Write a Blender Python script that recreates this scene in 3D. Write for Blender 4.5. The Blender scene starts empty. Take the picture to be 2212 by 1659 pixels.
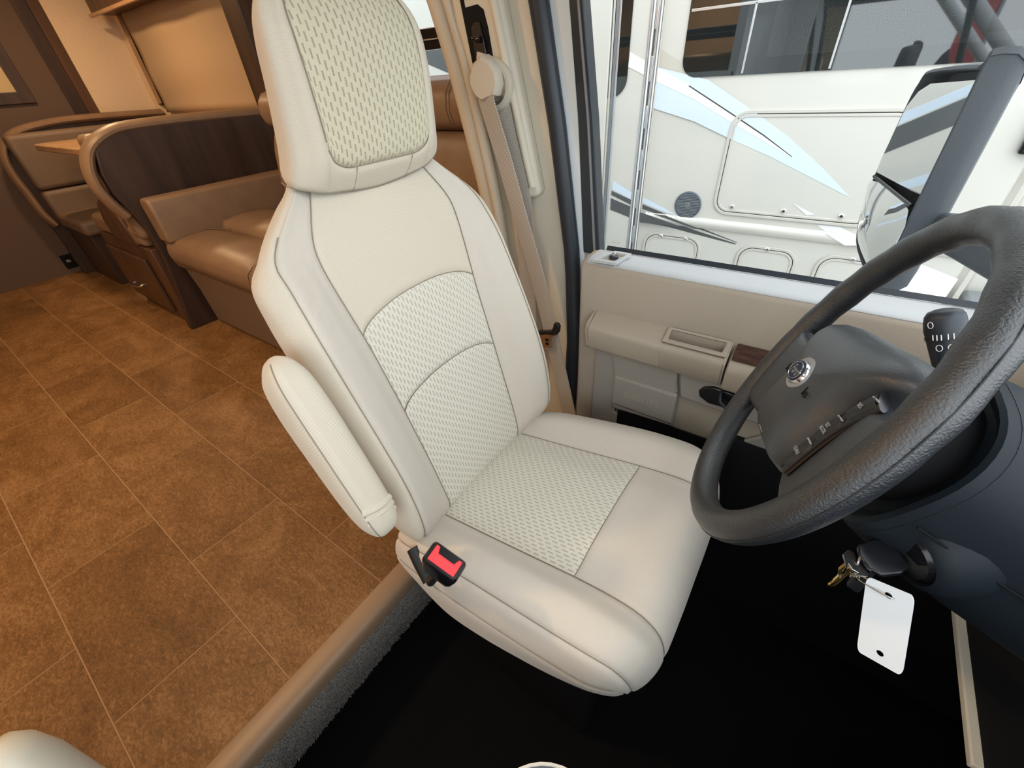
import bpy, bmesh, math, random
import numpy as np
from mathutils import Vector, Matrix

random.seed(7)
scene = bpy.context.scene
COL = scene.collection

# ---------------------------------------------------------------- camera
# world: X forward in the vehicle, Y towards the driver's door, Z up,
# z = 0 is the tiled living-area floor; metres.
FPX, CX, CY = 902.493, 1106.0, 829.5
EYE = np.array([0.0, 0.0, 1.1])
_R = np.array([[0.8156, 0.5752, -0.0635], [0.3053, -0.5208, -0.7972], [-0.4916, 0.6308, -0.6003]])
_u, _s, _v = np.linalg.svd(_R)
RC = _u @ _v                                   # rows: camera right, down, forward in world axes
cam_data = bpy.data.cameras.new('camera')
cam = bpy.data.objects.new('camera', cam_data)
COL.objects.link(cam)
cam_data.sensor_fit = 'HORIZONTAL'
cam_data.sensor_width = 36.0
cam_data.lens = FPX * 36.0 / 2212.0
cam_data.clip_start = 0.01
cam_data.clip_end = 200
M = Matrix.Identity(4)
for i in range(3):
    M[i][0] = RC[0][i]; M[i][1] = -RC[1][i]; M[i][2] = -RC[2][i]; M[i][3] = EYE[i]
cam.matrix_world = M
scene.camera = cam

# ---------------------------------------------------------------- world, light, exposure
scene.view_settings.view_transform = 'Standard'
scene.view_settings.look = 'None'
scene.view_settings.gamma = 1.0
scene.view_settings.use_curve_mapping = False
scene.view_settings.exposure = 0.0
world = bpy.data.worlds.new('overcast_sky')
scene.world = world
world.use_nodes = True
bg = world.node_tree.nodes['Background']
bg.inputs[0].default_value = (0.885, 0.95, 1.0, 1)
bg.inputs[1].default_value = 3.6

def add_lamp(name, kind, loc, energy, color, size=0.2, rot=None, spot=None, sizey=None):
    d = bpy.data.lights.new(name, kind)
    d.energy = energy; d.color = color
    if kind == 'AREA':
        d.size = size
        if sizey: d.shape = 'RECTANGLE'; d.size_y = sizey
    elif kind == 'POINT':
        d.shadow_soft_size = size
    elif kind == 'SUN':
        d.angle = size
    o = bpy.data.objects.new(name, d)
    o.location = loc
    if rot: o.rotation_euler = rot
    COL.objects.link(o)
    return o

# ---------------------------------------------------------------- helpers
def ray(u, v):
    return RC.T @ np.array([(u - CX) / FPX, (v - CY) / FPX, 1.0])
def at(u, v, ax, val):
    """point of the photograph measured on the plane axis=value (a real wall, floor or panel)"""
    d = ray(u, v); t = (val - EYE[ax]) / d[ax]
    return EYE + t * d

def at_plane(u, v, p0, n):
    d = ray(u, v); t = ((np.array(p0, float) - EYE) @ np.array(n, float)) / (d @ np.array(n, float))
    return EYE + t * d

MATS = {}
def mat(name, color=(0.8, 0.8, 0.8), rough=0.5, metal=0.0, bump=None, vary=None, spec=0.5,
        coat=0.0, trans=0.0, ior=1.45, emit=None, estr=0.0, sheen=0.0, coords='Object', alpha=None):
    """Principled material; bump=(scale, strength[, detail]), vary=(scale, amount[, stretch xyz])"""
    m = bpy.data.materials.new(name); m.use_nodes = True
    nt = m.node_tree; p = nt.nodes['Principled BSDF']
    p.inputs['Base Color'].default_value = (*color, 1)
    p.inputs['Roughness'].default_value = rough
    p.inputs['Metallic'].default_value = metal
    p.inputs['Specular IOR Level'].default_value = spec
    p.inputs['Coat Weight'].default_value = coat
    p.inputs['Transmission Weight'].default_value = trans
    p.inputs['IOR'].default_value = ior
    p.inputs['Sheen Weight'].default_value = sheen
    if emit:
        p.inputs['Emission Color'].default_value = (*emit, 1)
        p.inputs['Emission Strength'].default_value = estr
    tc = nt.nodes.new('ShaderNodeTexCoord')
    if vary:
        mp = nt.nodes.new('ShaderNodeMapping'); nt.links.new(tc.outputs[coords], mp.inputs[0])
        if len(vary) > 2: mp.inputs['Scale'].default_value = vary[2]
        n = nt.nodes.new('ShaderNodeTexNoise'); n.inputs['Scale'].default_value = vary[0]; n.inputs['Detail'].default_value = 6
        nt.links.new(mp.outputs[0], n.inputs['Vector'])
        r = nt.nodes.new('ShaderNodeMapRange'); r.inputs[1].default_value = 0.3; r.inputs[2].default_value = 0.7
        r.inputs[3].default_value = 1 - vary[1]; r.inputs[4].default_value = 1 + vary[1]
        nt.links.new(n.outputs['Fac'], r.inputs[0])
        mx = nt.nodes.new('ShaderNodeVectorMath'); mx.operation = 'SCALE'
        mx.inputs[0].default_value = color
        nt.links.new(r.outputs[0], mx.inputs['Scale'])
        nt.links.new(mx.outputs[0], p.inputs['Base Color'])
    if bump:
        n = nt.nodes.new('ShaderNodeTexNoise'); n.inputs['Scale'].default_value = bump[0]
        n.inputs['Detail'].default_value = bump[2] if len(bump) > 2 else 3
        nt.links.new(tc.outputs[coords], n.inputs['Vector'])
        b = nt.nodes.new('ShaderNodeBump'); b.inputs['Strength'].default_value = bump[1]; b.inputs['Distance'].default_value = 0.002
        nt.links.new(n.outputs['Fac'], b.inputs['Height'])
        nt.links.new(b.outputs[0], p.inputs['Normal'])
    MATS[name] = m
    return m

def M_(nt, op, a, b=None, c=None):
    n = nt.nodes.new('ShaderNodeMath'); n.operation = op
    for i, x in enumerate((a, b, c)):
        if x is None: continue
        if isinstance(x, (int, float)): n.inputs[i].default_value = x
        else: nt.links.new(x, n.inputs[i])
    return n.outputs[0]

def weave_mat(name, color, pitch=0.0016, amount=0.10, dash=None, dashcol=None, strength=0.25, rot=0.6):
    """woven upholstery on metric UVs: fine basket weave, optional staggered dashes (pitch, length)"""
    m = bpy.data.materials.new(name); m.use_nodes = True
    nt = m.node_tree; p = nt.nodes['Principled BSDF']
    p.inputs['Roughness'].default_value = 0.9
    p.inputs['Specular IOR Level'].default_value = 0.15
    p.inputs['Sheen Weight'].default_value = 0.15
    uv = nt.nodes.new('ShaderNodeUVMap')
    sep = nt.nodes.new('ShaderNodeSeparateXYZ'); nt.links.new(uv.outputs[0], sep.inputs[0])
    U, V = sep.outputs[0], sep.outputs[1]
    k = 2 * math.pi / pitch
    ca, sa = math.cos(rot), math.sin(rot)
    ur = M_(nt, 'ADD', M_(nt, 'MULTIPLY', U, ca), M_(nt, 'MULTIPLY', V, sa))
    vr = M_(nt, 'SUBTRACT', M_(nt, 'MULTIPLY', V, ca), M_(nt, 'MULTIPLY', U, sa))
    w = M_(nt, 'MULTIPLY', M_(nt, 'SINE', M_(nt, 'MULTIPLY', ur, k)), M_(nt, 'SINE', M_(nt, 'MULTIPLY', vr, k)))
    ns = nt.nodes.new('ShaderNodeTexNoise'); ns.inputs['Scale'].default_value = 900; ns.inputs['Detail'].default_value = 2
    nt.links.new(uv.outputs[0], ns.inputs['Vector'])
    h = M_(nt, 'ADD', M_(nt, 'MULTIPLY', w, 0.5), ns.outputs['Fac'])
    fac = M_(nt, 'ADD', M_(nt, 'MULTIPLY', w, amount), M_(nt, 'ADD', M_(nt, 'MULTIPLY', ns.outputs['Fac'], amount), 1 - amount * 0.5))
    sc = nt.nodes.new('ShaderNodeVectorMath'); sc.operation = 'SCALE'
    sc.inputs[0].default_value = color
    nt.links.new(fac, sc.inputs['Scale'])
    out = sc.outputs[0]
    if dash:
        pw, pl = dash
        cu = M_(nt, 'DIVIDE', U, pw)
        col = M_(nt, 'FLOOR', cu)
        fu = M_(nt, 'ABSOLUTE', M_(nt, 'SUBTRACT', M_(nt, 'SUBTRACT', cu, col), 0.5))
        fv = M_(nt, 'FRACT', M_(nt, 'ADD', M_(nt, 'DIVIDE', V, pl), M_(nt, 'MULTIPLY', col, 0.37)))
        inside = M_(nt, 'MULTIPLY', M_(nt, 'LESS_THAN', fu, 0.17), M_(nt, 'LESS_THAN', fv, 0.62))
        dots = M_(nt, 'ADD', M_(nt, 'MULTIPLY', M_(nt, 'SINE', M_(nt, 'MULTIPLY', V, 2 * math.pi / 0.0019)), 0.25), 0.75)
        inside = M_(nt, 'MULTIPLY', inside, dots)
        mix = nt.nodes.new('ShaderNodeMix'); mix.data_type = 'RGBA'
        nt.links.new(inside, mix.inputs[0])
        nt.links.new(out, mix.inputs[6]); mix.inputs[7].default_value = (*dashcol, 1)
        out = mix.outputs[2]
        h = M_(nt, 'SUBTRACT', h, M_(nt, 'MULTIPLY', inside, 1.2))
    nt.links.new(out, p.inputs['Base Color'])
    b = nt.nodes.new('ShaderNodeBump'); b.inputs['Strength'].default_value = strength; b.inputs['Distance'].default_value = 0.0006
    nt.links.new(h, b.inputs['Height']); nt.links.new(b.outputs[0], p.inputs['Normal'])
    MATS[name] = m
    return m

def place(o, parent=None, label=None):
    COL.objects.link(o)
    if parent is not None:
        o.parent = parent
        loc = Vector(parent.location)
        q = parent.parent
        while q is not None:
            loc = Vector(q.location); q = q.parent
        root = parent
        while root.parent is not None: root = root.parent
        if parent is root:
            o.matrix_parent_inverse = Matrix.Translation(-Vector(root.location))
        # sub-parts: parent is a mesh whose own matrix keeps world coordinates already
    if label: o['label'] = label
    return o

def thing(name, label, cat, loc=(0, 0, 0), group=None):
    o = bpy.data.objects.new(name, None); COL.objects.link(o)
    o.empty_display_size = 0.05
    o.location = loc; o['label'] = label; o['category'] = cat
    if group: o['group'] = group
    return o
def tag(o, label, cat, group=None):
    o['label'] = label; o['category'] = cat
    if group: o['group'] = group
    return o
def struct(o):
    o['kind'] = 'structure'; return o

def mesh(name, verts, faces, m=None, parent=None, smooth=True, bevel=0, seg=2, uvs=None, label=None, subsurf=0, angle=40, recalc=True):
    me = bpy.data.meshes.new(name)
    me.from_pydata([tuple(map(float, v)) for v in verts], [], faces)
    if recalc:
        bm = bmesh.new(); bm.from_mesh(me); bmesh.ops.recalc_face_normals(bm, faces=bm.faces); bm.to_mesh(me); bm.free()
    if uvs is not None:
        ul = me.uv_layers.new(name='UVMap')
        for l in me.loops: ul.data[l.index].uv = uvs[l.vertex_index]
    o = bpy.data.objects.new(name, me)
    if m: me.materials.append(MATS[m] if isinstance(m, str) else m)
    place(o, parent, label)
    if bevel:
        b = o.modifiers.new('bevel', 'BEVEL'); b.width = bevel; b.segments = seg; b.limit_method = 'ANGLE'; b.angle_limit = math.radians(35)
        b.harden_normals = False
    if subsurf:
        s = o.modifiers.new('sub', 'SUBSURF'); s.levels = subsurf; s.render_levels = subsurf
    if smooth:
        for p in me.polygons: p.use_smooth = True
        if not subsurf:
            try: me.set_sharp_from_angle(angle=math.radians(angle))
            except Exception: pass
    return o

def box(name, lo, hi, m, parent=None, bevel=0.004, seg=2, label=None, rot=None, pivot=None):
    (a, b, c), (d, e, f) = lo, hi
    v = [(a, b, c), (d, b, c), (d, e, c), (a, e, c), (a, b, f), (d, b, f), (d, e, f), (a, e, f)]
    if rot is not None:
        pv = Vector(pivot) if pivot is not None else Vector(((a + d) / 2, (b + e) / 2, (c + f) / 2))
        v = [tuple(rot @ (Vector(q) - pv) + pv) for q in v]
    fs = [(0, 3, 2, 1), (4, 5, 6, 7), (0, 1, 5, 4), (1, 2, 6, 5), (2, 3, 7, 6), (3, 0, 4, 7)]
    return mesh(name, v, fs, m, parent, bevel=bevel, seg=seg, label=label)

def prism(name, pts, d, m, parent=None, bevel=0.0, seg=2, label=None, smooth=True):
    """polygon of 3-D points extruded by vector d"""
    n = len(pts); d = np.array(d, float); pts = [np.array(p, float) for p in pts]
    v = pts + [p + d for p in pts]
    fs = [tuple(range(n - 1, -1, -1)), tuple(range(n, 2 * n))] + [(i, (i + 1) % n, n + (i + 1) % n, n + i) for i in range(n)]
    return mesh(name, v, fs, m, parent, bevel=bevel, seg=seg, label=label, smooth=smooth)

def catmull(pts, n=8, closed=False):
    pts = [np.array(p, float) for p in pts]; out = []
    N = len(pts)
    rng = range(N if closed else N - 1)
    for i in rng:
        g = (lambda j: pts[j % N]) if closed else (lambda j: pts[min(max(j, 0), N - 1)])
        p0, p1, p2, p3 = g(i - 1), g(i), g(i + 1), g(i + 2)
        for k in range(n):
            t = k / n
            out.append(0.5 * (2 * p1 + (p2 - p0) * t + (2 * p0 - 5 * p1 + 4 * p2 - p3) * t * t + (3 * p1 - p0 - 3 * p2 + p3) * t ** 3))
    if not closed: out.append(pts[-1])
    return out

def tube(name, pts, r, m, parent=None, n=10, closed=False, label=None, ry=None, up=None, caps=True):
    """sweep of a round (or elliptic r x ry) section along pts; r may be a list"""
    pts = [np.array(p, float) for p in pts]; N = len(pts); v = []; f = []
    prev = None
    for i, p in enumerate(pts):
        if closed: t = pts[(i + 1) % N] - pts[i - 1]
        else: t = pts[min(i + 1, N - 1)] - pts[max(i - 1, 0)]
        t /= np.linalg.norm(t)
        if up is not None: a = np.array(up, float)
        elif prev is None: a = np.array([0, 0, 1.0]) if abs(t[2]) < 0.9 else np.array([1.0, 0, 0])
        else: a = prev
        a = a - t * (a @ t); a /= np.linalg.norm(a); prev = a
        b = np.cross(t, a)
        ri = r[i] if hasattr(r, '__len__') else r
        rj = ri if ry is None else (ry[i] if hasattr(ry, '__len__') else ry)
        for k in range(n):
            w = 2 * math.pi * k / n
            v.append(p + a * ri * math.cos(w) + b * rj * math.sin(w))
    for i in range(N if closed else N - 1):
        j = (i + 1) % N
        for k in range(n):
            f.append((i * n + k, i * n + (k + 1) % n, j * n + (k + 1) % n, j * n + k))
    if not closed and caps:
        f.append(tuple(range(n - 1, -1, -1))); f.append(tuple((N - 1) * n + k for k in range(n)))
    return mesh(name, v, f, m, parent, label=label)

def lathe(name, prof, origin, axis, m, parent=None, n=32, label=None, angle=40):
    """prof: (radius, height along axis) list"""
    axis = np.array(axis, float); axis /= np.linalg.norm(axis)
    a = np.array([0, 0, 1.0]) if abs(axis[2]) < 0.9 else np.array([1.0, 0, 0])
    a = a - axis * (a @ axis); a /= np.linalg.norm(a); b = np.cross(axis, a)
    o = np.array(origin, float); v = []; f = []
    for (r, h) in prof:
        for k in range(n):
            w = 2 * math.pi * k / n
            v.append(o + axis * h + (a * math.cos(w) + b * math.sin(w)) * max(r, 1e-5))
    for i in range(len(prof) - 1):
        for k in range(n):
            f.append((i * n + k, i * n + (k + 1) % n, (i + 1) * n + (k + 1) % n, (i + 1) * n + k))
    f.append(tuple(range(n - 1, -1, -1))); f.append(tuple((len(prof) - 1) * n + k for k in range(n)))
    return mesh(name, v, f, m, parent, label=label, angle=angle)

def loft(name, rings, m, parent=None, closed=True, caps=True, label=None, angle=40, subsurf=0, bevel=0):
    n = len(rings[0]); v = [p for r in rings for p in r]; f = []
    for i in range(len(rings) - 1):
        for k in range(n if closed else n - 1):
            f.append((i * n + k, i * n + (k + 1) % n, (i + 1) * n + (k + 1) % n, (i + 1) * n + k))
    if caps and closed:
        f.append(tuple(range(n - 1, -1, -1))); f.append(tuple((len(rings) - 1) * n + k for k in range(n)))
    return mesh(name, v, f, m, parent, label=label, angle=angle, subsurf=subsurf, bevel=bevel)

def rrect(w, h, r, n=5):
    """rounded rectangle outline, centred, 2-D"""
    out = []
    for cx, cy, a0 in ((w / 2 - r, h / 2 - r, 0), (-w / 2 + r, h / 2 - r, 90), (-w / 2 + r, -h / 2 + r, 180), (w / 2 - r, -h / 2 + r, 270)):
        for k in range(n + 1):
            a = math.radians(a0 + 90 * k / n)
            out.append((cx + r * math.cos(a), cy + r * math.sin(a)))
    return out

def frame3(o, ex, ey):
    o, ex, ey = np.array(o, float), np.array(ex, float), np.array(ey, float)
    return lambda p: o + ex * p[0] + ey * p[1]

def ring_plate(name, outer, inner, d, m, parent=None, label=None, bevel=0):
    """flat frame between two outlines with the same point count, extruded by d"""
    n = len(outer); d = np.array(d, float)
    o = [np.array(p, float) for p in outer]; i_ = [np.array(p, float) for p in inner]
    v = o + i_ + [p + d for p in o] + [p + d for p in i_]; f = []
    for k in range(n):
        j = (k + 1) % n
        f += [(k, j, n + j, n + k), (2 * n + k, 3 * n + k, 3 * n + j, 2 * n + j), (k, 2 * n + k, 2 * n + j, j), (n + k, n + j, 3 * n + j, 3 * n + k)]
    return mesh(name, v, f, m, parent, label=label, bevel=bevel)

def text(name, body, size, origin, ex, ey, m, parent=None, depth=0.0006, shear=0.0, label=None, align='CENTER', bold=0.0):
    cu = bpy.data.curves.new(name, 'FONT'); cu.body = body; cu.size = size; cu.extrude = depth
    cu.align_x = align; cu.align_y = 'CENTER'; cu.shear = shear; cu.offset = bold
    tmp = bpy.data.objects.new(name + '_tmp', cu); COL.objects.link(tmp)
    bpy.context.view_layer.update()
    me = bpy.data.meshes.new_from_object(tmp.evaluated_get(bpy.context.evaluated_depsgraph_get()))
    bpy.data.objects.remove(tmp)
    ex = Vector(ex).normalized(); ey = Vector(ey); ey = (ey - ex * ey.dot(ex)).normalized(); ez = ex.cross(ey)
    mm = Matrix.Identity(4)
    for i in range(3):
        mm[i][0] = ex[i]; mm[i][1] = ey[i]; mm[i][2] = ez[i]; mm[i][3] = origin[i]
    me.transform(mm)
    o = bpy.data.objects.new(name, me); me.materials.clear(); me.materials.append(MATS[m])
    return place(o, parent, label)

def patch(name, S, u0, u1, va, vb, nu, nv, m, parent, groove=(1, 1, 1, 1), gd=0.0035, gw=0.005, uvoff=(0, 0), puff=0.0, label=None, out=None):
    """upholstery panel: part of a surface S(u, v); edges flagged in groove (u0,u1,va,vb) sink into a seam"""
    cl = lambda t: 0.45 * t + 0.55 * (0.5 - 0.5 * math.cos(math.pi * t))      # finer rows towards the seams
    us = [u0 + (u1 - u0) * (cl(i / nu) if groove[0] or groove[1] else i / nu) for i in range(nu + 1)]
    vt = [cl(j / nv) if groove[2] or groove[3] else j / nv for j in range(nv + 1)]
    P = np.zeros((nu + 1, nv + 1, 3))
    fa = va if callable(va) else (lambda u: va); fb = vb if callable(vb) else (lambda u: vb)
    for i, u in enumerate(us):
        a, b = fa(u), fb(u)
        for j in range(nv + 1):
            P[i, j] = S(u, a + (b - a) * vt[j])
    du = np.zeros((nu + 1, nv + 1)); dv = np.zeros((nu + 1, nv + 1))
    du[1:] = np.cumsum(np.linalg.norm(P[1:] - P[:-1], axis=2), axis=0)
    dv[:, 1:] = np.cumsum(np.linalg.norm(P[:, 1:] - P[:, :-1], axis=2), axis=1)
    T1 = np.gradient(P, axis=0); T2 = np.gradient(P, axis=1)
    N = np.cross(T1, T2); N /= (np.linalg.norm(N, axis=2, keepdims=True) + 1e-12)
    sink = np.zeros_like(du); edge = np.full(du.shape, 9.0)
    for flag, dist in zip(groove, (du, du[-1:] - du, dv, dv[:, -1:] - dv)):
        if flag:
            sink = np.maximum(sink, np.exp(-(dist / gw) ** 2) * gd * flag)
            edge = np.minimum(edge, dist)
    if puff:
        sink = sink - puff * np.minimum(edge, 0.05) / 0.05
    orient = 1.0
    c = P[nu // 2, nv // 2]; ref = S.center(c) if hasattr(S, 'center') else None
    if out is not None: orient = 1.0 if N[nu // 2, nv // 2] @ np.array(out, float) > 0 else -1.0
    elif ref is not None and (N[nu // 2, nv // 2] @ (c - ref)) < 0: orient = -1.0
    Q = P - N * orient * sink[..., None]
    idx = lambda i, j: i * (nv + 1) + j
    verts = Q.reshape(-1, 3)
    uvs = []
    mid = du[nu // 2:nu // 2 + 1]
    for i in range(nu + 1):
        for j in range(nv + 1):
            uvs.append((du[i, j] - mid[0, j] + uvoff[0], fa(us[i]) + dv[i, j] + uvoff[1]))
    faces = []
    for i in range(nu):
        for j in range(nv):
            q = (idx(i, j), idx(i + 1, j), idx(i + 1, j + 1), idx(i, j + 1))
            faces.append(q if orient > 0 else q[::-1])
    return mesh(name, verts, faces, m, parent, uvs=uvs, label=label, angle=80, recalc=False)

def cr1(vals, x):
    """Catmull-Rom through equally spaced rows of vals (array) at position x"""
    n = len(vals); i = int(min(max(math.floor(x), 0), n - 2)); t = x - i
    p0, p1, p2, p3 = vals[max(i - 1, 0)], vals[i], vals[i + 1], vals[min(i + 2, n - 1)]
    return 0.5 * (2 * p1 + (p2 - p0) * t + (2 * p0 - 5 * p1 + 4 * p2 - p3) * t * t + (3 * p1 - p0 - 3 * p2 + p3) * t ** 3)

class GridSurf:
    """rows[j] = list of (x, y, z) control points over |u| index, mirrored in y about yc; v = key value of rows"""
    def __init__(self, keys, rows, yc, core):
        self.k = np.array(keys, float); self.r = np.array(rows, float); self.yc = yc; self.core = core
    def __call__(self, u, v):
        k = self.k
        j = int(np.clip(np.searchsorted(k, v) - 1, 0, len(k) - 2))
        x = j + (v - k[j]) / (k[j + 1] - k[j])
        row = cr1(self.r, min(max(x, 0), len(k) - 1))
        s = -1.0 if u < 0 else 1.0
        a = abs(u); n = len(row)
        # mirror control points across the middle so the front stays smooth at u = 0
        ext = np.vstack([row[2] * [1, -1, 1], row[1] * [1, -1, 1], row]) if n > 2 else row
        p = cr1(ext, a + 2)
        return np.array([p[0], self.yc + s * p[1], p[2]])
    def center(self, c):
        return self.core(c)

# ---------------------------------------------------------------- materials
weave_mat('seat_fabric', (0.615, 0.545, 0.440), pitch=0.0030, amount=0.09)
weave_mat('seat_fabric_fine', (0.590, 0.530, 0.455), pitch=0.0022, amount=0.07)
weave_mat('insert_fabric', (0.66, 0.62, 0.525), pitch=0.0018, amount=0.05, dash=(0.0066, 0.0175), dashcol=(0.37, 0.33, 0.26))
weave_mat('head_fabric', (0.60, 0.545, 0.40), pitch=0.0018, amount=0.05, dash=(0.0074, 0.0160), dashcol=(0.29, 0.265, 0.185))
weave_mat('belt_web', (0.42, 0.39, 0.34), pitch=0.0052, amount=0.42, strength=0.5, rot=0.0)
mat('thread', (0.27, 0.225, 0.17), 0.9)
mat('black_plastic', (0.018, 0.020, 0.023), 0.42, bump=(900, 0.15))
mat('deep_black', (0.005, 0.005, 0.006), 0.7, spec=0.2)
mat('black_rubber', (0.010, 0.011, 0.013), 0.45)
mat('seal_rubber', (0.020, 0.026, 0.034), 0.38)
mat('gloss_black', (0.008, 0.008, 0.010), 0.18)
mat('wheel_leather', (0.015, 0.017, 0.020), 0.34, bump=(560, 0.45, 6), spec=1.0)
mat('wheel_pad', (0.040, 0.046, 0.054), 0.38, bump=(600, 0.22, 4), spec=0.8)
mat('column_plastic', (0.0075, 0.012, 0.017), 0.58, bump=(900, 0.12), spec=0.3)
mat('beige_plastic', (0.58, 0.53, 0.43), 0.55, bump=(700, 0.12))
mat('pillar_plastic', (0.64, 0.59, 0.48), 0.55, bump=(800, 0.08))
mat('door_plastic', (0.36, 0.305, 0.24), 0.55, bump=(420, 0.25))
mat('door_lower', (0.27, 0.245, 0.215), 0.60, bump=(420, 0.20))
mat('sill_plastic_lit', (0.47, 0.48, 0.485), 0.5, bump=(500, 0.2))  # bluish white of daylight on the sill is put into the colour
mat('veneer', (0.055, 0.024, 0.016), 0.25, vary=(30, 0.5, (1, 8, 8)), coat=0.4)
mat('chrome', (0.75, 0.75, 0.77), 0.16, metal=1.0)
mat('steel', (0.55, 0.53, 0.50), 0.25, metal=1.0)
mat('brass', (0.80, 0.62, 0.22), 0.22, metal=1.0)
mat('red_plastic', (0.72, 0.035, 0.045), 0.35)
mat('white_tag', (0.80, 0.84, 0.88), 0.4)
mat('white_print', (0.85, 0.86, 0.87), 0.5)
mat('grey_print', (0.35, 0.36, 0.38), 0.5)
mat('emblem_blue', (0.014, 0.024, 0.055), 0.5, spec=0.2)
mat('carpet', (0.17, 0.16, 0.145), 0.95, vary=(420, 0.95), bump=(420, 1.0))
mat('cab_mat', (0.0045, 0.0045, 0.005), 0.9, bump=(60, 0.3), spec=0.1)
mat('threshold', (0.30, 0.20, 0.125), 0.45)
mat('grout', (0.33, 0.20, 0.105), 0.7)
mat('wood_dark', (0.046, 0.026, 0.018), 0.42, vary=(14, 0.45, (1, 1, 0.12)), bump=(60, 0.1))
mat('wood_mid', (0.085, 0.042, 0.022), 0.40, vary=(14, 0.35, (1, 1, 0.12)))
mat('leather_tan', (0.225, 0.142, 0.085), 0.42, bump=(140, 0.35, 4), vary=(9, 0.12))
mat('leather_base', (0.165, 0.112, 0.075), 0.55, bump=(140, 0.3, 4))
mat('laminate', (0.42, 0.25, 0.13), 0.30, vary=(8, 0.15, (1, 0.15, 1)))
mat('wall_beige', (0.70, 0.54, 0.37), 0.85, bump=(180, 0.4), vary=(120, 0.05))
mat('wall_taupe', (0.100, 0.064, 0.045), 0.75, vary=(200, 0.05))
mat('shade_cloth', (0.40, 0.29, 0.185), 0.85, bump=(300, 0.1))
mat('ceiling_white', (0.62, 0.57, 0.50), 0.8)
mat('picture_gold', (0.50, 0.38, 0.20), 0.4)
mat('rv_cream', (0.625, 0.60, 0.545), 0.28, coat=0.3)
mat('rv_cream_dark', (0.565, 0.535, 0.475), 0.3, coat=0.2)
mat('rv_white', (0.84, 0.85, 0.86), 0.25, coat=0.3)
mat('rv_blue', (0.66, 0.74, 0.84), 0.25, coat=0.3)
mat('rv_grey', (0.085, 0.090, 0.092), 0.3, coat=0.3)
mat('rv_tan', (0.56, 0.52, 0.45), 0.3)
mat('line_dark', (0.06, 0.055, 0.05), 0.5)
mat('alu', (0.62, 0.63, 0.64), 0.3, metal=0.8)
mat('alu_dark', (0.25, 0.27, 0.29), 0.35, metal=0.5)
mat('own_white', (0.70, 0.74, 0.76), 0.3, coat=0.3)
mat('speaker_grey', (0.11, 0.13, 0.16), 0.5)
mat('mirror', (0.90, 0.92, 0.93), 0.02, metal=1.0)
mat('mirror_housing', (0.080, 0.088, 0.100), 0.5, bump=(700, 0.2))
mat('tinted_glass', (0.010, 0.012, 0.012), 0.02, spec=0.9, coat=1.0)
mat('lever_plastic', (0.026, 0.032, 0.041), 0.42)
mat('asphalt', (0.36, 0.345, 0.325), 0.9, vary=(40, 0.25))
mat('lamp_warm', (1, 0.8, 0.55), 0.5, emit=(1.0, 0.62, 0.30), estr=6.0)
mat('banner_red', (0.45, 0.05, 0.05), 0.6)
mat('pole_blue', (0.35, 0.45, 0.55), 0.5)
mat('hedge', (0.10, 0.17, 0.06), 0.9, vary=(6, 0.6))

def glass_mat():
    m = bpy.data.materials.new('clear_glass'); m.use_nodes = True
    nt = m.node_tree; nt.nodes.remove(nt.nodes['Principled BSDF'])
    out = nt.nodes['Material Output']
    tr = nt.nodes.new('ShaderNodeBsdfTransparent'); tr.inputs[0].default_value = (0.95, 0.97, 0.965, 1)
    gl = nt.nodes.new('ShaderNodeBsdfGlossy'); gl.inputs['Roughness'].default_value = 0.01
    fr = nt.nodes.new('ShaderNodeFresnel'); fr.inputs[0].default_value = 1.2
    mx = nt.nodes.new('ShaderNodeMixShader')
    nt.links.new(fr.outputs[0], mx.inputs[0]); nt.links.new(tr.outputs[0], mx.inputs[1]); nt.links.new(gl.outputs[0], mx.inputs[2])
    nt.links.new(mx.outputs[0], out.inputs[0])
    MATS['clear_glass'] = m
glass_mat()

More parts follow.
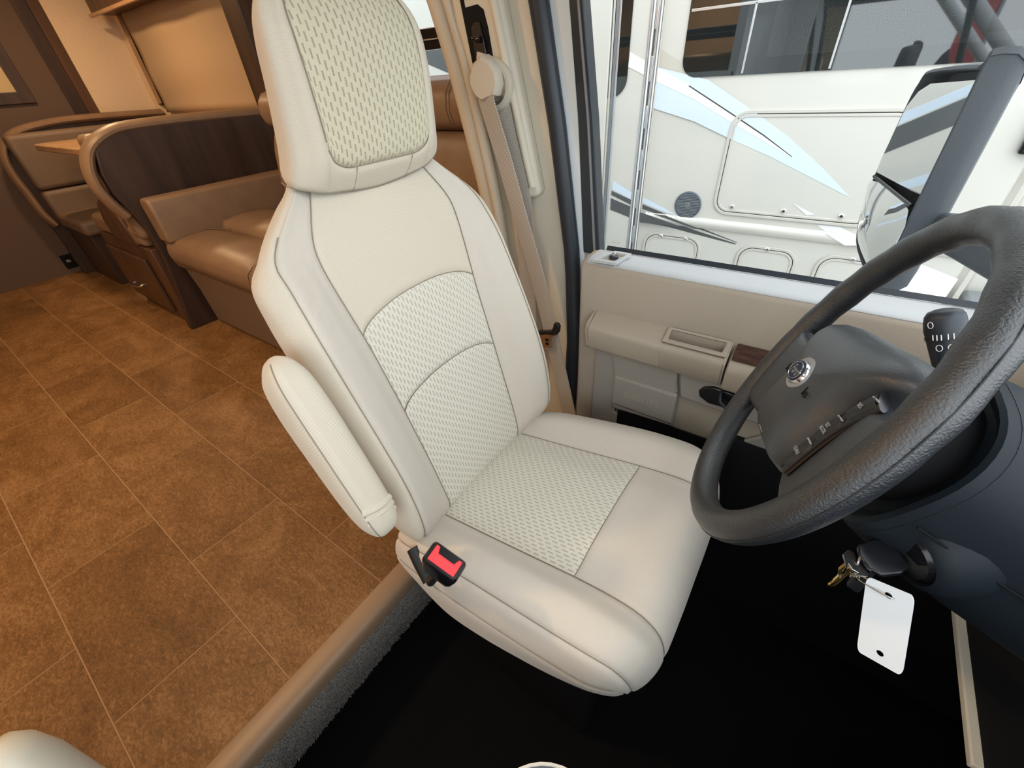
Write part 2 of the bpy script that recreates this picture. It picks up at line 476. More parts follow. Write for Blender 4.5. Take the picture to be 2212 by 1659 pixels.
def tile_mat():
    m = bpy.data.materials.new('slate_tile'); m.use_nodes = True
    nt = m.node_tree; p = nt.nodes['Principled BSDF']
    p.inputs['Roughness'].default_value = 0.5
    p.inputs['Specular IOR Level'].default_value = 0.25
    tc = nt.nodes.new('ShaderNodeTexCoord')
    oi = nt.nodes.new('ShaderNodeObjectInfo')
    geo = nt.nodes.new('ShaderNodeNewGeometry')
    add = nt.nodes.new('ShaderNodeVectorMath'); add.operation = 'ADD'
    sc = nt.nodes.new('ShaderNodeVectorMath'); sc.operation = 'SCALE'; sc.inputs[0].default_value = (7.0, 3.0, 5.0)
    nt.links.new(oi.outputs['Random'], sc.inputs['Scale'])
    nt.links.new(geo.outputs['Position'], add.inputs[0]); nt.links.new(sc.outputs[0], add.inputs[1])
    def noise(scale, detail, stretch=(1, 1, 1), dist=0.0):
        mp = nt.nodes.new('ShaderNodeMapping'); mp.inputs['Scale'].default_value = stretch
        mp.inputs['Rotation'].default_value = (0, 0, 0.5)
        nt.links.new(add.outputs[0], mp.inputs[0])
        n = nt.nodes.new('ShaderNodeTexNoise'); n.inputs['Scale'].default_value = scale; n.inputs['Detail'].default_value = detail
        n.inputs['Roughness'].default_value = 0.68; n.inputs['Distortion'].default_value = dist
        nt.links.new(mp.outputs[0], n.inputs['Vector']); return n.outputs['Fac']
    big = noise(4.0, 5, (1, 1.6, 1), 0.6); fine = noise(60.0, 7, (1, 2.2, 1), 1.0); speck = noise(170.0, 3)
    r1 = nt.nodes.new('ShaderNodeValToRGB')
    r1.color_ramp.elements[0].position = 0.38; r1.color_ramp.elements[0].color = (0.090, 0.042, 0.012, 1)
    r1.color_ramp.elements[1].position = 0.63; r1.color_ramp.elements[1].color = (0.310, 0.170, 0.074, 1)
    e = r1.color_ramp.elements.new(0.5); e.color = (0.175, 0.086, 0.029, 1)
    mixf = M_(nt, 'ADD', M_(nt, 'MULTIPLY', big, 0.34), M_(nt, 'ADD', M_(nt, 'MULTIPLY', fine, 0.46), M_(nt, 'MULTIPLY', speck, 0.20)))
    mixf = M_(nt, 'ADD', mixf, M_(nt, 'MULTIPLY', M_(nt, 'SUBTRACT', oi.outputs['Random'], 0.5), 0.05))
    nt.links.new(mixf, r1.inputs[0])
    nt.links.new(r1.outputs[0], p.inputs['Base Color'])
    b = nt.nodes.new('ShaderNodeBump'); b.inputs['Strength'].default_value = 0.35; b.inputs['Distance'].default_value = 0.002
    nt.links.new(fine, b.inputs['Height']); nt.links.new(b.outputs[0], p.inputs['Normal'])
    MATS['slate_tile'] = m
tile_mat()

# ---------------------------------------------------------------- shell of the living area
WX0, WX1 = -4.885, -0.684       # rear cabinet wall, front edge of the raised floor
YW = 1.70                       # side wall of the slide-out (window side)
YR = -1.19                      # opposite wall
ZC = 2.02
floor = struct(box('floor', (WX0 - 0.1, YR, -0.06), (WX1, YW, -0.0008), 'grout', bevel=0))
# plank tiles 0.55 x 0.275 m laid in half bond, each its own piece
TL, TW, G = 0.5480, 0.2755, 0.0022
tile_cache = {}
y_lines = [-0.0415 + TW * k for k in range(-5, 7)]
for ri, y0 in enumerate(y_lines[:-1]):
    y1 = y0 + TW
    if y1 < YR or y0 > YW: continue
    off = -0.946 if (ri - 5) % 2 != 0 else -0.946 - TL / 2   # joint positions per course
    xs = [off + TL * k for k in range(-9, 3)]
    for xa in xs:
        xb = min(xa + TL, WX1); xa2 = max(xa, WX0)
        ya, yb = max(y0, YR), min(y1, YW)
        if xb - xa2 < 0.03 or yb - ya < 0.03: continue
        if xb < -2.6 and ya > 1.0: continue                    # under the benches
        key = (round(xb - xa2, 3), round(yb - ya, 3))
        if key not in tile_cache:
            hx, hy = (xb - xa2) / 2 - G / 2, (yb - ya) / 2 - G / 2; e = 0.0012
            me = bpy.data.meshes.new('tile')
            v = [(-hx, -hy, -0.006), (hx, -hy, -0.006), (hx, hy, -0.006), (-hx, hy, -0.006),
                 (-hx, -hy, -e), (hx, -hy, -e), (hx, hy, -e), (-hx, hy, -e),
                 (-hx + e, -hy + e, 0), (hx - e, -hy + e, 0), (hx - e, hy - e, 0), (-hx + e, hy - e, 0)]
            fs = [(8, 9, 10, 11)] + [(i, (i + 1) % 4, 4 + (i + 1) % 4, 4 + i) for i in range(4)] + [(4 + i, 4 + (i + 1) % 4, 8 + (i + 1) % 4, 8 + i) for i in range(4)]
            me.from_pydata(v, [], fs); me.materials.append(MATS['slate_tile'])
            tile_cache[key] = me
        o = bpy.data.objects.new('tile', tile_cache[key])
        o.location = ((xa2 + xb) / 2, (ya + yb) / 2, 0)
        COL.objects.link(o); o.parent = floor

# threshold strip, carpeted riser and the lower cab floor
ZF = -0.21
trim_edge = [(WX1 - 0.006, 0, 0.004), (WX1 - 0.001, 0, 0.007), (WX1 + 0.035, 0, 0.007), (WX1 + 0.050, 0, 0.001), (WX1 + 0.057, 0, -0.012), (WX1 + 0.057, 0, -0.045), (WX1 - 0.006, 0, -0.045)]
o = struct(prism('trim_1', [(x, -1.0, z) for x, y, z in trim_edge], (0, 1.95, 0), 'threshold'))
riser = [(WX1 + 0.050, 0, -0.030), (WX1 + 0.062, 0, -0.040), (WX1 + 0.075, 0, -0.09), (WX1 + 0.078, 0, -0.125), (WX1 + 0.070, 0, -0.135), (WX1, 0, -0.135), (WX1, 0, -0.03)]
riser_o = struct(prism('trim_2', [(x, -1.0, z) for x, y, z in riser], (0, 1.95, 0), 'carpet'))
# loops of the carpet pile stand out of the riser
pv, pf = [], []
for k in range(5200):
    y = random.uniform(-0.35, 0.60); t = random.random()
    x = WX1 + 0.052 + 0.026 * min(1, t * 1.4); z = -0.030 - 0.100 * t
    s = random.uniform(0.0018, 0.0034)
    d = np.array([random.uniform(0.2, 1), random.uniform(-.6, .6), random.uniform(0.0, 1)]); d /= np.linalg.norm(d)
    a = np.array([0, 1.0, 0]) * s; b = np.cross(d, a); b *= s / (np.linalg.norm(b) + 1e-9)
    c0 = np.array([x, y, z]); i0 = len(pv)
    pv += [c0 + a, c0 - a * .5 + b * .87, c0 - a * .5 - b * .87, c0 + d * s * 2.2]
    pf += [(i0, i0 + 1, i0 + 3), (i0 + 1, i0 + 2, i0 + 3), (i0 + 2, i0, i0 + 3)]
pile = mesh('carpet_pile', pv, pf, 'carpet', riser_o, smooth=False, recalc=False); pile['kind'] = 'stuff'
struct(box('trim_3', (WX1 - 0.05, -1.0, ZF), (WX1 + 0.06, 0.95, -0.13), 'deep_black', bevel=0))
cabfloor = struct(box('trim_4', (WX1, -1.0, ZF - 0.04), (1.0, 0.95, ZF), 'cab_mat', bevel=0))

# walls and ceilings of the living area
struct(box('wall_right', (WX0 - 0.1, YR - 0.05, -0.06), (-0.80, YR, ZC), 'wall_beige', bevel=0))
struct(box('wall_rear', (WX0 - 0.06, YR, 0), (WX0, 0.572, ZC), 'wall_taupe', bevel=0))
struct(box('wall_rear_slide', (WX0 - 0.06, 0.572, 0), (WX0, YW, ZC), 'wall_taupe', bevel=0))
struct(box('ceiling', (WX0 - 0.1, YR, ZC), (-0.75, YW + 0.05, ZC + 0.05), 'ceiling_white', bevel=0))

# ---------------------------------------------------------------- driver seat
YS = 0.466
T15 = math.tan(math.radians(15))
seat = thing('driver_seat', 'beige cloth driver seat with tall headrest and single folded armrest', 'seat', (-0.30, YS, ZF))

# backrest surface: per height z: (o0, yi, oi, yo, oo, yb, ob, yr, orr, orear)
BACK = [
 (.350, -.030, .120, -.030, .180, -.030, .195, -.045, .190, -.085, -.125),
 (.390, -.006, .124, -.004, .207,  .004, .222, -.020, .215, -.080, -.130),
 (.415,  .000, .125,  .002, .215,  .026, .232,  .004, .223, -.075, -.130),
 (.445,  .003, .126,  .004, .217,  .043, .237,  .016, .228, -.070, -.130),
 (.500,  .005, .127,  .006, .217,  .056, .240,  .026, .232, -.060, -.130),
 (.570,  .006, .129,  .006, .218,  .062, .243,  .028, .234, -.060, -.130),
 (.650,  .006, .132,  .006, .220,  .058, .245,  .020, .236, -.060, -.130),
 (.750,  .005, .137,  .004, .221,  .045, .246,  .008, .237, -.060, -.125),
 (.830,  .003, .145,  .002, .220,  .032, .247,  .000, .237, -.060, -.118),
 (.880,  .001, .149,  .000, .2165, .018, .245, -.012, .228, -.060, -.110),
 (.910,  .000, .147, -.001, .213,  .005, .224, -.020, .194, -.062, -.104),
 (.935,  .000, .137, -.003, .194, -.001, .196, -.028, .166, -.066, -.100),
 (.960, -.002, .122, -.006, .166, -.004, .164, -.030, .138, -.066, -.096),
 (.985, -.006, .108, -.010, .138, -.006, .133, -.030, .102, -.066, -.092),
 (1.02, -.020, .090, -.024, .104, -.026, .100, -.044, .080, -.070, -.090),
]
keys, rows = [], []
for (z, o0, yi, oi, yo, oo, yb, ob, yr, orr, ore) in BACK:
    x0 = -0.45 - T15 * (z - 0.4)
    ym = (yi + yo) / 2; om = oi + (oo - oi) * 0.62
    keys.append(z)
    rows.append([(x0 + o0, 0, z), (x0 + (o0 + oi) / 2 + .0005, yi * .5, z), (x0 + oi, yi, z), (x0 + om, ym, z), (x0 + oo, yo, z),
                 (x0 + ob, yb, z), (x0 + orr, yr, z), (x0 + ore * .97, yr * .72, z), (x0 + ore, 0, z)])
SB = GridSurf(keys, rows, YS, lambda c: np.array([-0.45 - T15 * (c[2] - .4) - .055, YS, c[2]]))
ztop = 1.005
def arch(c, e, w):                                   # seam height over |u| <= 2
    return lambda u: e + (c - e) * (1 - (abs(u) / 2.0) ** 2.6)
ar1, ar2 = arch(.803, .772, .14), arch(.657, .628, .13)
back = patch('backrest_upper_panel', SB, -2, 2, ar1, lambda u: ztop, 40, 40, 'seat_fabric', seat, groove=(1, 1, 1, 0))
patch('backrest_insert', SB, -2, 2, ar2, ar1, 44, 34, 'insert_fabric', seat, label='pale patterned fabric panel')
patch('backrest_lower_insert', SB, -2, 2, lambda u: .372, ar2, 44, 50, 'insert_fabric', seat, groove=(1, 1, 0, .7), label='pale patterned lower fabric panel')
for s in (-1, 1):
    patch('backrest_bolster', SB, 2 * s, 4 * s, lambda u: .352, lambda u: ztop, 22, 90, 'seat_fabric_fine', seat, groove=(1, 1, 0, 0), gd=.003, out=(1, 0, .2))
    patch('backrest_side_panel', SB, 4 * s, 6.6 * s, lambda u: .352, lambda u: ztop, 26, 90, 'seat_fabric', seat, groove=(1, 0, 0, 0), gd=.003, out=(0, s, 0))
patch('backrest_rear_panel', SB, 6.6, 8, .352, ztop, 10, 40, 'seat_fabric', seat, groove=(0, 0, 0, 0))
patch('backrest_rear_panel', SB, -8, -6.6, .352, ztop, 10, 40, 'seat_fabric', seat, groove=(0, 0, 0, 0))

# headrest: z, xf, p, (cy,cx), (sy,sx), (ry,rx), rear
HEAD = [
 (.935, -.640, .060, (.085, -.645), (.095, -.655), (.075, -.690), -.700),
 (.960, -.604, .090, (.122, -.612), (.138, -.632), (.105, -.690), -.705),
 (.980, -.584, .093, (.123, -.597), (.141, -.618), (.106, -.690), -.705),
 (1.005, -.566, .095, (.121, -.582), (.138, -.606), (.104, -.685), -.702),
 (1.035, -.558, .095, (.118, -.574), (.134, -.600), (.099, -.680), -.698),
 (1.100, -.555, .097, (.116, -.568), (.129, -.592), (.092, -.672), -.690),
 (1.145, -.558, .097, (.113, -.570), (.124, -.590), (.088, -.668), -.686),
 (1.172, -.565, .094, (.107, -.576), (.117, -.594), (.082, -.664), -.682),
 (1.194, -.577, .083, (.093, -.586), (.101, -.602), (.070, -.658), -.674),
 (1.208, -.594, .062, (.071, -.600), (.077, -.612), (.052, -.650), -.664),
 (1.216, -.615, .030, (.035, -.618), (.038, -.624), (.026, -.640), -.648),
]
hk, hr_ = [], []
for (z, xf, p, c_, s_, r_, xr) in HEAD:
    hk.append(z)
    hr_.append([(xf, 0, z), (xf - .001, p * .5, z), (xf - .005, p, z), (c_[1], c_[0], z), (s_[1], s_[0], z), (r_[1], r_[0], z), (xr, r_[0] * .55, z), (xr - .002, 0, z)])
SH = GridSurf(hk, hr_, YS, lambda c: np.array([-.635, YS, min(c[2], 1.14)]))
def hb(u):                                            # curved lower seam of the headrest
    return .962 + .030 * min(1.0, (abs(u) / 4.0)) ** 1.5
def pb(u):                                            # rounded lower edge of the patterned panel
    a = abs(u) / 2.0
    return 1.003 + (.034 * (1 - math.sqrt(max(0.0, 1 - ((a - .62) / .38) ** 2))) if a > .62 else 0)
patch('headrest_panel', SH, -2, 2, pb, lambda u: 1.2155, 50, 56, 'head_fabric', seat, label='patterned front panel of the headrest', groove=(1, 1, 1, 0), gd=.003)
patch('headrest_band', SH, -2, 2, hb, pb, 40, 12, 'seat_fabric', seat, gd=.003)
for s in (-1, 1):
    patch('headrest_side', SH, 2 * s, 7 * s, hb, lambda u: 1.2155, 40, 56, 'seat_fabric', seat, groove=(1, 0, 1, 0), gd=.003)

# cushion: rows along the seat, columns from the middle to the lower edge of the near/far side
CUSH = [  # (x, z) per column  c0 mid, c1 inner seam, c2 crest, c3 outer seam, c4 side seam, c5 hem, with y
 [(-.520, 0, .360), (-.520, .07, .360), (-.520, .140, .358), (-.520, .190, .362), (-.520, .225, .345), (-.520, .240, .300), (-.515, .238, .262)],
 [(-.480, 0, .378), (-.480, .07, .377), (-.480, .140, .372), (-.480, .190, .382), (-.480, .232, .362), (-.480, .247, .310), (-.478, .244, .262)],
 [(-.400, 0, .399), (-.400, .07, .397), (-.400, .140, .388), (-.400, .190, .417), (-.400, .236, .395), (-.400, .252, .325), (-.392, .246, .218)],
 [(-.300, 0, .420), (-.300, .07, .418), (-.300, .140, .407), (-.300, .190, .440), (-.300, .238, .418), (-.300, .255, .345), (-.292, .247, .238)],
 [(-.200, 0, .439), (-.200, .07, .437), (-.200, .140, .427), (-.200, .190, .458), (-.200, .240, .436), (-.200, .256, .365), (-.196, .247, .278)],
 [(-.140, 0, .449), (-.140, .07, .447), (-.140, .140, .438), (-.140, .190, .465), (-.140, .240, .444), (-.140, .255, .376), (-.137, .246, .306)],
 [(-.080, 0, .456), (-.080, .07, .454), (-.080, .141, .445), (-.080, .190, .468), (-.083, .238, .448), (-.085, .252, .383), (-.085, .243, .333)],
 [(-.040, 0, .450), (-.040, .07, .449), (-.042, .142, .441), (-.044, .189, .460), (-.052, .233, .440), (-.058, .245, .385), (-.060, .236, .338)],
 [(-.012, 0, .429), (-.012, .07, .428), (-.014, .143, .422), (-.018, .187, .436), (-.032, .227, .418), (-.042, .236, .380), (-.046, .228, .334)],
 [( .003, 0, .395), ( .003, .07, .394), ( .001, .144, .391), (-.005, .184, .396), (-.022, .219, .385), (-.032, .226, .365), (-.037, .219, .326)],
 [( .006, 0, .360), ( .006, .07, .360), ( .004, .145, .357), (-.003, .181, .355), (-.020, .211, .350), (-.028, .216, .342), (-.033, .210, .318)],
 [(-.004, 0, .318), (-.004, .07, .318), (-.007, .145, .316), (-.013, .178, .315), (-.026, .203, .318), (-.033, .207, .317), (-.037, .202, .309)],
 [(-.040, 0, .295), (-.040, .07, .295), (-.043, .145, .296), (-.047, .175, .297), (-.053, .195, .300), (-.056, .198, .302), (-.058, .194, .303)],
]
class CushSurf(GridSurf):
    pass
SC = GridSurf(list(range(len(CUSH))), [[p for p in r] for r in CUSH], YS, lambda c: np.array([max(min(c[0], -.09), -.45), YS, .33]))
# row 4.7 is the cross seam at the front of the patterned insert
patch('cushion_insert', SC, -2, 2, lambda u: .35, lambda u: 4.70, 44, 60, 'insert_fabric', seat, groove=(1, 1, 0, .6), label='pale patterned cushion panel')
patch('cushion_front_panel', SC, -2, 2, lambda u: 4.70, lambda u: 12, 36, 60, 'seat_fabric_fine', seat, groove=(1, 1, .6, 0))
for s in (-1, 1):
    patch('cushion_bolster', SC, 2 * s, 4 * s, lambda u: 0, lambda u: 12, 22, 110, 'seat_fabric_fine', seat, groove=(1, .8, 0, 0), gd=.004, out=(0.05, 0, 1))
    patch('cushion_side', SC, 4 * s, 5 * s, lambda u: 0, lambda u: 12, 10, 110, 'seat_fabric_fine', seat, groove=(.8, .6, 0, 0), gd=.003)
    patch('cushion_skirt', SC, 5 * s, 6 * s, lambda u: 0, lambda u: 12, 8, 110, 'seat_fabric_fine', seat, groove=(.6, 0, 0, 0), gd=.003)
# stitched seam threads lying in the creases
def thread(name, S, uv, sink=.0022, out=(1, 0, .3), r=.0008):
    pts = []
    for u, v in uv:
        p = S(u, v); e = 1e-3
        nn = np.cross(S(u + e, v) - S(u - e, v), S(u, v + e) - S(u, v - e)); nn /= np.linalg.norm(nn) + 1e-12
        if nn @ np.array(out, float) < 0: nn = -nn
        pts.append(p - nn * sink)
    tube(name, pts, r, 'thread', seat, n=5)
for s in (-1, 1):
    thread('seam', SB, [(2 * s, v) for v in np.linspace(.38, .985, 60)])
    thread('seam', SB, [(4 * s, v) for v in np.linspace(.40, .94, 60)])
    thread('seam', SH, [(2 * s, v) for v in np.linspace(1.04, 1.21, 30)], sink=.0018)
    thread('seam', SC, [(2 * s, v) for v in np.linspace(.5, 11, 90)], out=(.4, 0, 1), sink=.0028)
    thread('seam', SC, [(4 * s, v) for v in np.linspace(.5, 11, 90)], out=(.3, s, 1), sink=.0022)
    thread('seam', SC, [(5 * s, v) for v in np.linspace(.5, 8, 60)], out=(.0, s, .3), sink=.0012)
thread('seam', SB, [(u, ar1(u)) for u in np.linspace(-2, 2, 40)])
thread('seam', SB, [(u, ar2(u)) for u in np.linspace(-2, 2, 40)], sink=.0016)
thread('seam', SH, [(u, pb(u)) for u in np.linspace(-1.99, 1.99, 60)], sink=.0018)
thread('seam', SH, [(u, hb(u)) for u in np.linspace(-4.5, 4.5, 80)], sink=.0020)
thread('seam', SC, [(u, 4.7) for u in np.linspace(-2, 2, 40)], out=(0, 0, 1), sink=.0014)
for s in (-1, 1):
    thread('seam', SH, [(s * 1.15, v) for v in np.linspace(hb(1.15), pb(1.15), 8)], sink=.0002, r=.0006)
# pedestal and seat rails
box('pedestal', (-.47, YS - .17, ZF + .002), (-.09, YS + .17, .25), 'deep_black', seat, bevel=.01)
for s in (-1, 1):
    box('rail', (-.50, YS + s * .20 - .018, .205), (-.10, YS + s * .20 + .018, .245), 'deep_black', seat, bevel=.004)
tube('lumbar_bellows', [(-.455, .235, .375), (-.43, .225, .36), (-.40, .215, .345)], .014, 'black_rubber', seat, n=14)

# armrest folded against the near side of the backrest
ax0, ax1 = np.array([-.531, .181, .822]), np.array([-.417, .181, .528])
adir = (ax1 - ax0) / np.linalg.norm(ax1 - ax0); alen = np.linalg.norm(ax1 - ax0)
afwd = np.cross(np.array([0, 1.0, 0]), adir); afwd *= (1 if afwd[0] > 0 else -1)   # towards the front of the vehicle
ARM = [  # s, near depth back, front depth, half width
 (.000, .004, .004, .004), (.006, .018, .016, .013), (.018, .032, .026, .020), (.040, .052, .034, .026), (.085, .062, .039, .0285), (.145, .060, .040, .0290),
 (.205, .055, .040, .0290), (.245, .049, .039, .0285), (.275, .040, .036, .0270), (.293, .029, .031, .024), (.305, .016, .022, .018), (alen, .004, .006, .006)]
rings = []
for (s_, db, df, hw) in catmull([np.array(a) for a in ARM], 4):
    ring = []
    c0 = ax0 + adir * s_
    for k in range(28):
        a = 2 * math.pi * k / 28
        ca, sa = math.cos(a), math.sin(a)
        sq = lambda t, e: math.copysign(abs(t) ** e, t)
        dpt = df if ca > 0 else db
        ring.append(c0 + afwd * dpt * sq(ca, .72) + np.array([0, 1.0, 0]) * hw * sq(sa, .62))
    rings.append(ring)
ua = []; acc = 0
armv = [p for r in rings for p in r]; nr = 28; armf = []
for i in range(len(rings) - 1):
    for k in range(nr): armf.append((i * nr + k, i * nr + (k + 1) % nr, (i + 1) * nr + (k + 1) % nr, (i + 1) * nr + k))
armf += [tuple(range(nr - 1, -1, -1)), tuple((len(rings) - 1) * nr + k for k in range(nr))]
uvs = []
for i, r in enumerate(rings):
    for k in range(nr): uvs.append((k / nr * .17, i / (len(rings) - 1) * alen))
arm = mesh('armrest', armv, armf, 'seat_fabric', seat, uvs=uvs, angle=80)
# seam along the near edge of the armrest
sl = []
for r in rings[4:-3]: sl.append(np.array(r[24]) * 0.5 + np.array(r[25]) * 0.5)
tube('armrest_seam', sl, .0011, 'thread', arm, n=6)
# gathered pleats at the lower front end
for k, s_ in enumerate((.250, .262, .274)):
    c0 = ax0 + adir * s_
    pts = []
    for t in np.linspace(-1, 1, 9):
        pts.append(c0 + afwd * (.0375 - .004 * k - .008 * t * t) + np.array([0, .022 * t, 0]) + adir * (.004 * t))
    tube('pleat', pts, .0058, 'seat_fabric', arm, n=8)

# ---------------------------------------------------------------- seat belt buckle
buc = thing('seat_belt_buckle', 'black seat belt buckle with red release button beside the seat cushion', 'buckle', (-.33, .205, .42))
bd = np.array([.42, -.10, .90]); bd /= np.linalg.norm(bd)        # stalk direction
bx_ = np.array([.88, .12, -.40]); bx_ -= bd * (bx_ @ bd); bx_ /= np.linalg.norm(bx_)
by_ = np.cross(bd, bx_)
bc = np.array([-.312, .190, .506])
rings = []
for h, w, t in ((0, .016, .011), (.008, .024, .014), (.03, .027, .0155), (.070, .029, .016), (.082, .028, .0155), (.085, .026, .014)):
    rings.append([bc + bd * (h - .02) + bx_ * x + by_ * y for x, y in rrect(2 * w, 2 * t, .006, 4)])
loft('buckle_body', rings, 'gloss_black', buc)
top = bc + bd * .0655
fr = lambda x, y, h=0: top + bx_ * x + by_ * y + bd * h
prism('release_button', [fr(-.022, -.011, -.004), fr(.022, -.011, -.004), fr(.022, .0115, -.004), fr(.016, .0115, -.004), fr(.013, .003, -.004), fr(-.013, .003, -.004), fr(-.016, .0115, -.004), fr(-.022, .0115, -.004)], bd * .0055, 'red_plastic', buc, bevel=.001)
tube('stalk', [(-.378, .204, .38), (-.350, .197, .435), tuple(bc - bd * .015)], .009, 'black_rubber', buc, n=12)

# ---------------------------------------------------------------- steering wheel
CW = np.array([.047, .465, .813]); _th, _yw = math.radians(24.35), math.radians(2.76)
WN = np.array([-math.cos(_th) * math.cos(_yw), -math.cos(_th) * math.sin(_yw), math.sin(_th)])   # towards the driver
_r0 = np.array([math.sin(_yw), -math.cos(_yw), 0.0]); _u0 = np.cross(WN, _r0)
_ro = math.radians(20)                                    # wheel is turned a little to the left
WR = _r0 * math.cos(_ro) + _u0 * math.sin(_ro); WU = np.cross(WN, WR)
def wpt(x, y, h=0.0): return CW + WR * x + WU * y + WN * h
def cpt(x, y, h=0.0): return CW + _r0 * x + _u0 * y + WN * h     # column frame (not turned)
wheel = thing('steering_wheel', 'black leather-grained steering wheel with oval badge and cruise buttons', 'steering wheel', tuple(CW))
RR = .180
rimpts = [wpt(RR * math.cos(a), RR * math.sin(a)) for a in np.linspace(0, 2 * math.pi, 96, endpoint=False)]
rim_r = []
for a in np.linspace(0, 2 * math.pi, 96, endpoint=False):
    top = math.sin(a)
    rim_r.append(.0160 + .0006 * math.cos(24 * a) * (1 if top > .1 else 0))       # finger ridges on the upper rim
tube('rim', rimpts, rim_r, 'wheel_leather', wheel, n=20, closed=True, up=tuple(WN))
seam = [wpt((RR + .0162) * math.cos(a), (RR + .0162) * math.sin(a), .001) for a in np.linspace(0, 2 * math.pi, 96, endpoint=False)]
tube('rim_seam', seam, .0006, 'black_plastic', wheel, n=6, closed=True)
half = [(0, .068), (.05, .0685), (.095, .066), (.117, .058), (.121, .046), (.105, .030), (.089, .006), (.083, -.035), (.077, -.068), (.055, -.085), (0, -.088)]
outl = half + [(-x, y) for x, y in half[-2:0:-1]]
outl = catmull([(x, y, 0) for x, y in outl], 5, closed=True)
prof = [(0, .0215), (.2, .0212), (.4, .0200), (.6, .0172), (.75, .0125), (.86, .006), (.94, -.004), (.985, -.016), (1.0, -.028), (.97, -.034)]
rings = [[wpt(p[0] * t, p[1] * t - .002 * (1 - t), h) for p in outl] for t, h in prof[1:]]
pv = [p for r in rings for p in r] + [wpt(0, 0, .0215)]
n_ = len(outl); pf = []
for i in range(len(rings) - 1):
    for k in range(n_): pf.append((i * n_ + k, i * n_ + (k + 1) % n_, (i + 1) * n_ + (k + 1) % n_, (i + 1) * n_ + k))
for k in range(n_): pf.append((len(pv) - 1, (k + 1) % n_, k))
pad = mesh('airbag_pad', pv, pf, 'wheel_pad', wheel, angle=60)
for s in (-1, 1):
    rg = []
    for x, lo, hi, h, t in ((.045, -.082, .036, -.026, .016), (.075, -.084, .032, -.020, .020), (.105, -.084, .027, -.013, .022), (.135, -.084, .024, -.007, .023), (.152, -.080, .026, -.004, .022), (.164, -.070, .034, -.002, .018), (.171, -.055, .040, 0, .012)):
        yc = (lo + hi) / 2; hh = (hi - lo)
        tilt = 0
        rg.append([wpt(s * x, yc + a, h + b) for a, b in rrect(hh, t, t * .46, 5)])
    loft('spoke', rg, 'wheel_pad', wheel, angle=60)
# cruise buttons sit in an arc between pad and right spoke, their mirror image on the left
for s, words in ((1, ('RES', 'SET\nACCEL', 'COAST')),):
    arc = [(.122, .030), (.1085, .008), (.1015, -.014), (.0985, -.038), (.0975, -.066)]
    arc = catmull([(s * x, y, 0) for x, y in arc], 8)
    tube('button_bezel', [wpt(p[0], p[1], .0005) for p in arc], .0045, 'gloss_black', wheel, n=12, ry=.0118, up=tuple(WN))
    segs = ((1, 10), (11, 21), (22, 31))
    for (a, b), w in zip(segs, words):
        pts = [wpt(p[0], p[1], .0030) for p in arc[a:b]]
        rr = [.0034] * len(pts); ww = [.0088] * len(pts); ww[0] = ww[-1] = .0070
        bt = tube('cruise_button', pts, rr, 'black_plastic', wheel, n=12, ry=ww, up=tuple(WN))
        mid = arc[(a + b) // 2]
        tdir = np.array(arc[min(a + 6, b)]) - np.array(arc[a])
        if w:
            text('lettering', w, .0052, wpt(mid[0], mid[1], .0066), WR, WU, 'grey_print', bt, depth=.0002)
        tip = arc[a]
        tube('button_edge', [wpt(tip[0] - .006, tip[1], .0055), wpt(tip[0] + .006, tip[1], .0055)], .0009, 'grey_print', bt, n=6)
tube('pad_slot', [wpt(-.098, .020, .0015), wpt(-.092, .004, .0045), wpt(-.088, -.018, .0045), wpt(-.086, -.045, .003)], .0012, 'deep_black', pad, n=6)
# oval badge
em = []
for rx, ry, h in ((.0235, .0135, .017), (.0235, .0135, .0240), (.0222, .0124, .0256)):
    em.append([wpt(rx * math.cos(a), ry * math.sin(a) + .001, h) for a in np.linspace(0, 2 * math.pi, 48, endpoint=False)])
recess = [[wpt(rx * math.cos(a), ry * math.sin(a) + .001, h) for a in np.linspace(0, 2 * math.pi, 48, endpoint=False)] for rx, ry, h in ((.0285, .0185, .0155), (.0280, .0180, .0222), (.0262, .0162, .0218))]
loft('badge_recess', recess, 'grey_print', wheel, label='light oval surround of the badge')
bdg = loft('badge', em, 'chrome', wheel, label='chrome-rimmed dark blue oval badge')
loft('badge_face', [[wpt(rx * math.cos(a), ry * math.sin(a) + .001, h) for a in np.linspace(0, 2 * math.pi, 48, endpoint=False)] for rx, ry, h in ((.0214, .0116, .0252), (.0208, .0110, .0268))], 'emblem_blue', bdg)
text('badge_lettering', 'Ford', .0140, wpt(0, .0008, .0270), WR, WU, 'chrome', bdg, depth=.0003, shear=.45)
ov = [wpt(.0188 * math.cos(a), .0094 * math.sin(a) + .001, .0269) for a in np.linspace(0, 2 * math.pi, 40, endpoint=False)]
tube('badge_ring', ov, .0004, 'chrome', bdg, n=6, closed=True)
# horn symbols and the restraint lettering moulded in the pad
for s in (-1, 1):
    bx0 = s * .047
    ht = lambda x, y: wpt(bx0 + x, -.006 + y, .0193)
    tube('horn_symbol', [ht(-.006, .0045), ht(-.006, -.0045)], .0006, 'deep_black', pad, n=6)
    tube('horn_symbol', [ht(-.006, 0), ht(.004, 0), ht(.0062, -.0015), ht(.0058, -.004), ht(.002, -.0046), ht(-.001, -.004), ht(-.0015, -.0015), ht(.001, 0)], .0006, 'deep_black', pad, n=6)
text('lettering', 'SRS', .0085, wpt(.002, -.0655, .0118), WR, WU * .86 + WN * -.5 * -1, 'grey_print', pad, depth=.0003)
tube('lettering_bar', [wpt(-.009, -.0715, .0092), wpt(.013, -.0715, .0092)], .0005, 'grey_print', pad, n=6)

